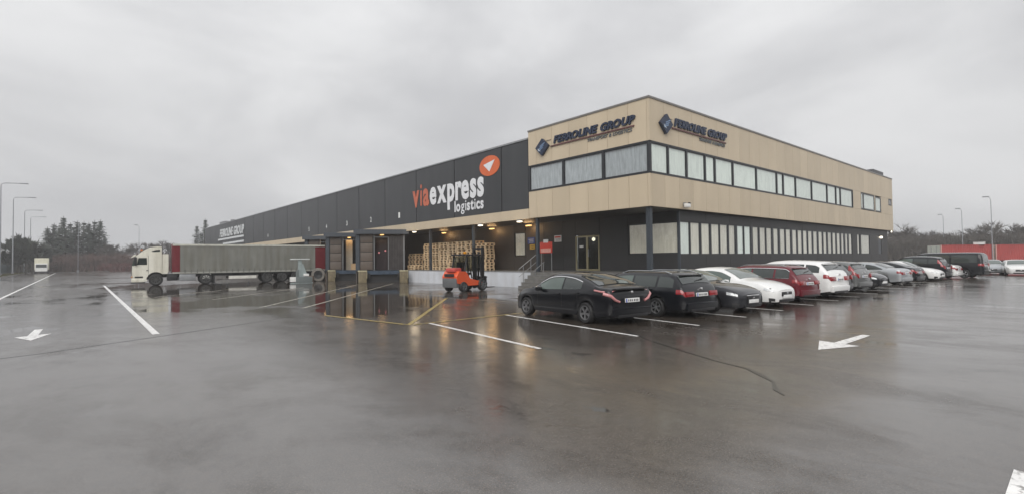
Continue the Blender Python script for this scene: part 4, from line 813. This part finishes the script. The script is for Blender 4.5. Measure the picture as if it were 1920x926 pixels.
for sg in (-1, 1):
    q = MB(); n = 110; vs = []
    for i in range(n+1):
        x = .5+(TL-1.35)*i/n; w = .012*math.sin(i*1.1)+.008*math.sin(i*2.7+1)
        for j, z in enumerate((1.02, 1.4, 2.2, 3.02)): vs.append((x, sg*(1.03+w*(1, .7, .5, .2)[j]+.02), z))
    q.add(vs, [(i*4+j, i*4+j+1, (i+1)*4+j+1, (i+1)*4+j) for i in range(n) for j in range(3)]); part('side_curtain', q, CURT, tr, 60)
    for i in range(24): bx('buckle_strap', (.8+i*.41, .85+i*.41, sg*1.07-.012, sg*1.07+.012, .93, 1.2), mat('strap_grey', (.12, .12, .11), .6), tr)
    bx('front_panel', (0, .49, sg*1.03-.02, sg*1.03+.02, 1.02, 3.02), TRED, tr); bx('rear_panel', (TL-.84, TL, sg*1.03-.02, sg*1.03+.02, 1.02, 2.98), TRED, tr)
    bx('roof_edge', (0, TL, sg*1.03-.05, sg*1.03+.05, 3.03, 3.17), mat('roof_edge_pale', (.5, .5, .44), .5, var=.15), tr); bx('side_rail', (0, TL, sg*1.03-.03, sg*1.03+.03, .88, 1.015), mat('rail_grey', (.3, .3, .27), .5), tr)
    bx('side_guard', (3.85, 5.9, sg*1.0-.02, sg*1.0+.02, .38, .62), mat('guard_white', (.62, .61, .56), .5, var=.15), tr, .01)
    for x in (6.75, 7.95, 9.1): wheel(tr, (x, sg*.88, .44), .44, sg, RIMT, 8)
    q = MB(); q.box(2.75, 2.87, sg*.75-.06, sg*.75+.06, .12, .9); q.box(2.65, 2.97, sg*.75-.1, sg*.75+.1, .06, .12); part('landing_leg', q, PLASTIC, tr)
bx('front_wall', (-.03, 0, -1.03, 1.03, 1.0, 3.17), TRED, tr); bx('rear_door', (TL, TL+.04, -1.03, -.01, 1.0, 3.1), TRED, tr); bx('rear_door', (TL, TL+.04, .01, 1.03, 1.0, 3.1), TRED, tr); bx('roof', (0, TL, -.98, .98, 3.1, 3.15), CURT, tr); bx('chassis', (.1, TL, -.5, .5, .66, .9), PLASTIC, tr); bx('floor', (0, TL, -1.0, 1.0, .92, 1.0), PLASTIC, tr); bx('pallet_box', (2.0, 2.6, -.98, -.3, .45, .85), mat('box_grey', (.35, .35, .33), .5), tr, .02)
bx('rear_mudguard', (9.55, 9.6, -1.0, 1.0, .25, .85), BLACK, tr)
# trailer stand and the wheel lying by the dock
st = thing('trailer_stand', 'pale steel trestle with a flat T-shaped top plate standing before the trailer', 'stand', (-6.3, 28.4, 0), R(-8)); SG = mat('stand_greygreen', (.3, .35, .35), .45, .2, var=.15); SGD = mat('stand_dark', (.13, .15, .15), .5)
bx('top_plate', (-.72, .68, -.3, .3, 1.85, 1.93), mat('plate_pale', (.55, .58, .57), .4), st, .015); bx('column', (-.16, .12, -.14, .14, .5, 1.85), SG, st, .02)
XZ([(.12, 1.5), (.2, 1.5), (.62, .35), (.62, .1), (.1, .1)], -.18, .18, 'brace', SG, st); XZ([(-.16, 1.1), (-.3, .9), (-.3, .1), (-.1, .1)], -.18, .18, 'brace', SGD, st)
bx('base', (-.35, .85, -.4, .4, .03, .5), SGD, st, .03); bx('white_case', (-.75, -.36, -.3, .25, .12, .5), WHITEP, st, .02); bx('white_case', (.2, .6, -.36, -.2, .55, .75), WHITEP, st, .02); bx('foot', (-.8, .9, -.38, -.3, 0, .06), SG, st)
wd_ = thing('spare_wheel', 'upright dark wheel with a pale rim standing left of the ochre bollard', 'wheel', (-3.95, 30.9, 0), R(-30))
q = MB(); Mw = Matrix.Translation((0, 0, .58)) @ Matrix.Rotation(R(90), 4, 'X'); q.lathe([(.36, -.14), (.54, -.14), (.58, -.08), (.58, .08), (.54, .14), (.36, .14)], 26, Mw); part('tyre', q, mat('pale_tyre', (.17, .155, .135), .6, var=.25, scale=5), wd_, 40); q = MB(); q.lathe([(0, .06), (.2, .1), (.36, .13), (.36, -.1), (0, -.1)], 20, Mw); part('hub', q, BLACK, wd_, 40)
q = MB(); q.rbox(-.95, -.35, -.3, .2, 0, .5, .05); q.rbox(.6, 1.3, -.2, .3, 0, .7, .05); part('timber_block', q, mat('brown_block', (.12, .085, .06), .6, var=.3), wd_, 40)
# far box truck on the drive
bt = thing('box_truck', 'small white box truck facing the camera far down the lane at the left', 'truck', (-25.0, 132, 0), R(90)); bt.scale = (.9, .9, .9)
bx('cargo_box', (-1.2, 2.8, -1.22, 1.22, .9, 3.6), mat('box_cream', (.62, .6, .48), .5), bt, .05); XZ([(-2.6, .5), (-2.6, 1.35), (-2.35, 2.3), (-1.25, 2.4), (-1.25, .5)], -1.05, 1.05, 'cab', WHITEP, bt); XZ([(-2.64, 1.42), (-2.4, 2.15), (-2.35, 2.15), (-2.57, 1.42)], -.92, .92, 'windscreen', CGLASS, bt); bx('bumper', (-2.7, -2.5, -1.05, 1.05, .35, .6), PLASTIC, bt, .03)
for x in (-1.9, 1.7):
    for sg in (1, -1): wheel(bt, (x, sg*1.05, .42), .42, sg, RIMD, 5, False)

# ================================================================ far surroundings
POLE = mat('lamp_pole_grey', (.3, .31, .33), .5, .3)
def street_lamp(label, x, y, h, ang, arm=2.3, grp='street lamps along the drive', k=1.0):
    t = thing('street_lamp', label, 'street lamp', (x, y, 0), ang, grp)
    q = MB(); q.tube([(0, 0, 0), (0, 0, h*.5), (0, 0, h-.6)], .11*k, 8, r1=.07*k); part('pole', q, POLE, t, 60)
    q = MB(); q.tube([(0, 0, h-.6), (.05, 0, h-.3), (.2, 0, h-.1), (min(.5, arm*.6), 0, h), (arm, 0, h+.06)], .06*k, 7); part('arm', q, POLE, t, 60)
    q = MB(); q.rbox(arm-.1, arm+1.0*k, -.16, .16, h-.02, h+.13, .05); part('lamp_head', q, POLE, t, 50)
    q = MB(); q.box(-.18, .18, -.18, .18, 0, .5); part('base', q, POLE, t)
for i, (y, l) in enumerate(((103, 'tallest street lamp at the left picture edge'), (126, 'second street lamp from the left edge beside the drive'), (157, 'third street lamp from the left edge beside the drive'), (180, 'fourth street lamp, smallest of those beside the drive'))): street_lamp(l, -29, y, 15.1, R(-8))
street_lamp('thin lamp pole in front of the dark spruces', -19.1, 151, 12.1, R(200), .5, k=.6); street_lamp('thin lamp pole among the bare trees left of the lorry', -7.8, 141, 11.2, R(200), .5, k=.6)
for i, (x, y, h, l) in enumerate(((121.9, 9.3, 10.2, 'farthest of three lamp poles above the red containers'), (105.1, 3.9, 10.05, 'middle of three lamp poles above the red containers'), (82, -2.6, 9.95, 'nearest and tallest of three lamp poles above the red containers'))): street_lamp(l, x, y, h, R(128), .35, 'lamp poles at the far right', .62)
# mesh fence by the drive
fn = thing('mesh_fence', 'dark green-blue wire mesh fence along the left verge', 'fence', (-30.5, 58, 0)); FNM = mat('fence_bluegreen', (.05, .065, .07), .5)
for i in range(32):
    y = i*3.0; q = MB(); q.box(-.04, .04, y-.04, y+.04, 0, 2.1); q.build('post', FNM, fn)
    q = MB()
    for k in range(1, 30): q.box(-.008, .008, y+k*.1-.012, y+k*.1+.012, .05, 2.0)
    for z in (.1, .7, 1.3, 1.95): q.box(-.015, .015, y+.05, y+2.95, z-.02, z+.02)
    q.build('mesh_panel', FNM, fn)
# red containers at the right
CR = mat('container_red', (.33, .045, .04), .5, var=.12, scale=.6, rand=.05); CGW = mat('container_pale', (.5, .52, .46), .5, var=.08)
def container(label, p0, p1, z0, z1, m, text):
    a, b = Vector(p0), Vector(p1); d = b-a; Ln = d.length
    t = thing('shipping_container', label, 'container', (a.x, a.y, z0), math.atan2(d.y, d.x), 'red containers at the far right'); w = 2.4; h = z1-z0
    q = MB(); n = int(Ln/.3); vs = []
    for i in range(4*n+1): x = Ln*i/(4*n); vs += [(x, -.03 if i % 4 in (0, 1) else .02, .12), (x, -.03 if i % 4 in (0, 1) else .02, h-.12)]
    q.add(vs, [(2*i, 2*i+2, 2*i+3, 2*i+1) for i in range(4*n)]); part('side_wall', q, m, t)
    for x in (0, Ln): q = MB(); q.box(x-.07, x+.07, -.06, .08, 0, h); part('corner_post', q, mat('post_pinkish', (.5, .3, .26), .5), t)
    bx('bottom_rail', (.07, Ln-.07, -.05, .06, 0, .12), m, t); bx('top_rail', (.07, Ln-.07, -.05, .06, h-.12, h), m, t); bx('roof', (0, Ln, .08, w, h-.1, h-.03), m, t); bx('floor', (0, Ln, .08, w, 0, .1), PLASTIC, t); bx('back_wall', (0, Ln, w-.05, w, .1, h-.1), m, t); bx('door_end', (-.05, -.01, .1, w, .05, h-.05), CGW, t)
    for y in (.7, 1.7): bx('lock_bar', (-.09, -.051, y-.03, y+.03, .1, h-.1), GALV, t)
    bx('chassis', (.3, Ln-.3, .3, w-.3, -z0+.0, -.01), PLASTIC, t)
    if text:
        tm = mat('container_lettering', (.6, .35, .33), .5)
        for (s, u0, u1, zz, hh) in text: word(t, s, u0*Ln, u1*Ln, zz*h, hh, lambda u, z, dd: (u, -.035-dd, z), tm, .01, .02, name='letter')
container('red container with pale lettering and a pale end door, left of two', (76.6, 2.35), (82.3, -2.6), .75, 3.05, CR, [('SEAWAYS', .06, .4, .66, .26), ('LINES', .44, .62, .66, .26), ('SHIPPING', .64, .95, .66, .26), ('CARGO', .36, .58, .4, .24)][:0])
container('plain red container cut by the right picture edge', (82.6, -2.9), (90.5, -9.8), .75, 3.0, CR, None)
bx_ = thing('white_box', 'small white box standing on top of the left red container', 'box', (81.3, -1.6, 3.03)); bx('case', (-.7, .4, -.3, .9, .0, .32), WHITEP, bx_, .03); bx('lid', (-.75, .45, -.35, .95, .32, .37), WHITEP, bx_, .015)

# ---------------------------------------------------------------- trees
CONM = mat('spruce_needles', (.028, .04, .027), .8, var=.4, scale=.8, rand=.15); TRK = mat('bark', (.07, .06, .05), .8, var=.3); TWG = mat('bare_twigs', (.1, .088, .075), .8, var=.3, scale=.5, rand=.15); TWR = mat('reddish_twigs', (.1, .06, .05), .8, var=.35, scale=.3); EVG = mat('dark_leaves', (.05, .058, .045), .8, var=.4, scale=.8)
def conifer_mesh(seed):
    rd = random.Random(seed); q = MB(); t = MB(); t.tube([(0, 0, 0), (.02, 0, .5), (0, 0, 1)], .017, 6, r1=.002)
    lv = 30
    for i in range(lv):
        z = .1+.88*i/lv; rad = (.2*(1-z)**.8+.015)*rd.uniform(.6, 1.15)
        for k in range(rd.randint(6, 9)):
            a = rd.uniform(0, 6.283); rr = rad*rd.uniform(.55, 1.15); dz = -.05*rd.uniform(.2, 1.2)*(1-z)
            for s in range(5):
                f0, f1 = s/5, (s+1)/5; w = .022*(1-f0*.6)*rd.uniform(.5, 1.4)
                p = Vector((math.cos(a)*rr*f0, math.sin(a)*rr*f0, z+dz*f0+.01*f0*f0)); e_ = Vector((math.cos(a)*rr*f1, math.sin(a)*rr*f1, z+dz*f1)); sd_ = Vector((-math.sin(a), math.cos(a), rd.uniform(-.5, .2)))*w
                q.add([p+sd_, p-sd_, e_+Vector((0, 0, -w*rd.uniform(.3, 1.2)))], [(0, 1, 2)])
    return t.mesh('spruce_trunk', TRK), q.mesh('spruce_crown', CONM)
CONS = [conifer_mesh(s) for s in (1, 2, 3)]
def bare_mesh(seed, tm, dense=1.0, leaf=False):
    rd = random.Random(seed); t = MB(); c = MB(); t.tube([(0, 0, 0), (.01, .0, .18), (0, .01, .34)], .018, 6, r1=.012)
    def grow(p, d, l, r_, lv):
        e_ = p+d*l; c.tube([p, (p+e_)/2+Vector((rd.uniform(-1, 1), rd.uniform(-1, 1), rd.uniform(-.5, 1)))*l*.06, e_], r_, 3, r1=r_*.6, cap=False)
        if lv == 0:
            for k in range(int(5*dense)):
                dd = (d+Vector((rd.uniform(-1, 1), rd.uniform(-1, 1), rd.uniform(-.4, 1)))*.8).normalized(); b = p+d*l*rd.uniform(.1, 1); e2 = b+dd*l*rd.uniform(.6, 1.3); s = dd.orthogonal().normalized()*(.0045 if not leaf else .02)
                c.add([b+s, b-s, e2], [(0, 1, 2)])
            return
        for k in range(rd.randint(3, 4)):
            dd = (d*1.0+Vector((rd.uniform(-1, 1), rd.uniform(-1, 1), rd.uniform(-.35, .7)))*.72).normalized(); grow(p+d*l*rd.uniform(.45, 1), dd, l*rd.uniform(.62, .82), r_*.6, lv-1)
    for k in range(5): grow(Vector((0, .005, .1+.06*k)), Vector((rd.uniform(-.8, .8), rd.uniform(-.8, .8), 1)).normalized(), .22, .009, 3)
    return t.mesh('tree_trunk', TRK), c.mesh('tree_crown', tm)
BARE = [bare_mesh(s, TWG) for s in (11, 12, 13, 14)]; LEAFY = [bare_mesh(s, EVG, 1.4, True) for s in (21, 22)]
def tree(name, pair, label, cat, x, y, h, w, grp):
    t = thing(name, label, cat, (x, y, -.05), random.uniform(0, 6.28), grp); t.scale = (w, w, h)
    link('trunk', pair[0], t); link('crown', pair[1], t)
def ray_xy(px, D): # metres on the ground at a bearing (degrees from +y towards +x) and distance
    return CX+D*math.sin(R(px)), CY+D*math.cos(R(px))
def bearing(px): return math.degrees(yaw)+math.degrees(math.atan((px-960)/FPX))
sp = [(88, 160, 10.5), (101, 161, 11.5), (118, 158, 13.0), (131, 168, 12.2), (145, 160, 12.2), (157, 165, 12.4), (166, 159, 11.8), (177, 160, 12.4), (188, 163, 12.8), (196, 170, 9), (94, 172, 10), (110, 174, 11.5), (124, 175, 10.8), (138, 172, 11.6), (171, 174, 11.2)]
for i, (px, D, h) in enumerate(sorted(sp)):
    x, y = ray_xy(bearing(px), D*1.12); tree('spruce_tree', CONS[i % 3], f'{ORD[i]} dark spruce from the left in the clump behind the box truck', 'tree', x, y, h*1.12, 23, 'dark spruces at the far left')
for i, (px, D, h) in enumerate(((369, 205, 15), (385, 200, 17), (378, 210, 13))):
    x, y = ray_xy(bearing(px), D); tree('spruce_tree', CONS[i % 3], f'{["left", "right", "middle"][i]} spruce of the small group at the far end of the warehouse', 'tree', x, y, h, 22, 'spruces behind the warehouse end')
for i, (px, D, h, w) in enumerate(((12, 150, 6.5, 9), (34, 150, 9.3, 10), (48, 155, 9.8, 10), (60, 160, 9.0, 9), (76, 165, 8, 9))):
    x, y = ray_xy(bearing(px), D); tree('leafy_tree', LEAFY[i % 2], f'{ORD[i]} dense dark tree from the left behind the mesh fence', 'tree', x, y, h, w, 'dense trees behind the mesh fence')
for i, px in enumerate((3, 210, 228, 246, 266, 284, 302, 320, 338, 352, 400)):
    D = 176+random.uniform(-3, 10); x, y = ray_xy(bearing(px), D); tree('bare_tree', BARE[i % 4], f'{ORD[i]} bare grey tree from the left in the hedge behind the yard', 'tree', x, y, random.uniform(8.4, 10.2), random.uniform(11, 14), 'bare trees along the far end of the yard')
for i, px in enumerate((1678, 1692, 1708, 1724, 1740, 1756, 1772, 1790, 1808, 1826, 1846, 1866, 1886, 1904, 1922)):
    D = 150+random.uniform(-8, 12); x, y = ray_xy(bearing(px), D); tree('bare_tree', BARE[(i+1) % 4], f'{ORD[i]} bare grey tree from the office end in the wood behind the red containers', 'tree', x, y, random.uniform(7.2, 9.5)*(1.15 if px < 1700 or px > 1840 else 1), random.uniform(12, 15), 'bare trees behind the red containers')
def thicket(name, pts, h, m, n, depth, seed):
    rd = random.Random(seed); q = MB()
    for k in range(n):
        f = rd.random()*(len(pts)-1); i = int(f); f -= i; a, b = pts[i], pts[min(i+1, len(pts)-1)]
        x = a[0]+(b[0]-a[0])*f+rd.uniform(-depth, depth); y = a[1]+(b[1]-a[1])*f+rd.uniform(-depth, depth); hh = h*rd.uniform(.3, 1.05); dx, dy = rd.uniform(-.5, .5)*hh*.5, rd.uniform(-.5, .5)*hh*.5; w = rd.uniform(.05, .16); an = rd.uniform(0, 3.14)
        q.add([(x-w*math.cos(an), y-w*math.sin(an), -.05), (x+w*math.cos(an), y+w*math.sin(an), -.05), (x+dx, y+dy, hh)], [(0, 1, 2)])
        z = hh*rd.uniform(.3, .8); e_ = (x+rd.uniform(-1, 1)*hh*.35, y+rd.uniform(-1, 1)*hh*.35, z+hh*rd.uniform(.0, .3)); q.add([(x, y, z-.08), (x, y, z+.08), e_], [(0, 1, 2)])
    return tag(q.build(name, m), kind='stuff')
P_ = lambda px, D: ray_xy(bearing(px), D)
thicket('undergrowth', [P_(100, 176), P_(200, 172), P_(300, 172), P_(420, 170)], 5.0, TWR, 9000, 3.5, 5); thicket('undergrowth', [P_(195, 168), P_(260, 165), P_(320, 165)], 2.4, mat('red_stems', (.12, .045, .04), .8, var=.3), 2500, 1.5, 6)
thicket('undergrowth', [(-33, 60), (-33, 100), (-34, 150)], 2.6, mat('dark_scrub', (.045, .055, .05), .8, var=.3), 6000, 1.6, 8); thicket('undergrowth', [P_(-60, 150), P_(0, 172), P_(70, 180)], 5.5, TWG, 5000, 3, 9)
thicket('undergrowth', [P_(1665, 140), P_(1760, 142), P_(1850, 140), P_(1990, 138)], 6.0, TWG, 11000, 4, 7)
thicket('unseen_hedgerow', [(-37, -80), (-37, -20), (-37, 62)], 8.0, TWG, 5000, 2.0, 15); thicket('unseen_hedgerow', [(-40, -62), (20, -66), (90, -66)], 8.0, TWG, 6000, 2.0, 16)  # tree rows out of view, added to darken reflections in the car paint
GRS = mat('winter_grass', (.09, .085, .04), .8, var=.3)
rd = random.Random(3); q = MB()
for k in range(9000):
    x = rd.uniform(-33, -28.3); y = rd.uniform(45, 150); h = rd.uniform(.1, .35); w = .05
    q.add([(x-w, y, -.06), (x+w, y, -.06), (x+rd.uniform(-.1, .1), y+rd.uniform(-.1, .1), h)], [(0, 1, 2)])
tag(q.build('verge_grass', GRS), kind='stuff')

# ================================================================ rainy air
hz = MB(); hz.box(-390, 390, -390, 390, -1.1, 26); ho = tag(hz.build('haze', None), kind='stuff')
hm = bpy.data.materials.new('haze_air'); hm.use_nodes = True; t = hm.node_tree; t.nodes.clear(); o = t.nodes.new('ShaderNodeOutputMaterial'); pv = t.nodes.new('ShaderNodeVolumePrincipled')
pv.inputs['Color'].default_value = (.93, .94, .96, 1); pv.inputs['Density'].default_value = .001; pv.inputs['Anisotropy'].default_value = .2; t.links.new(pv.outputs[0], o.inputs['Volume'])
ho.data.materials.clear(); ho.data.materials.append(hm)
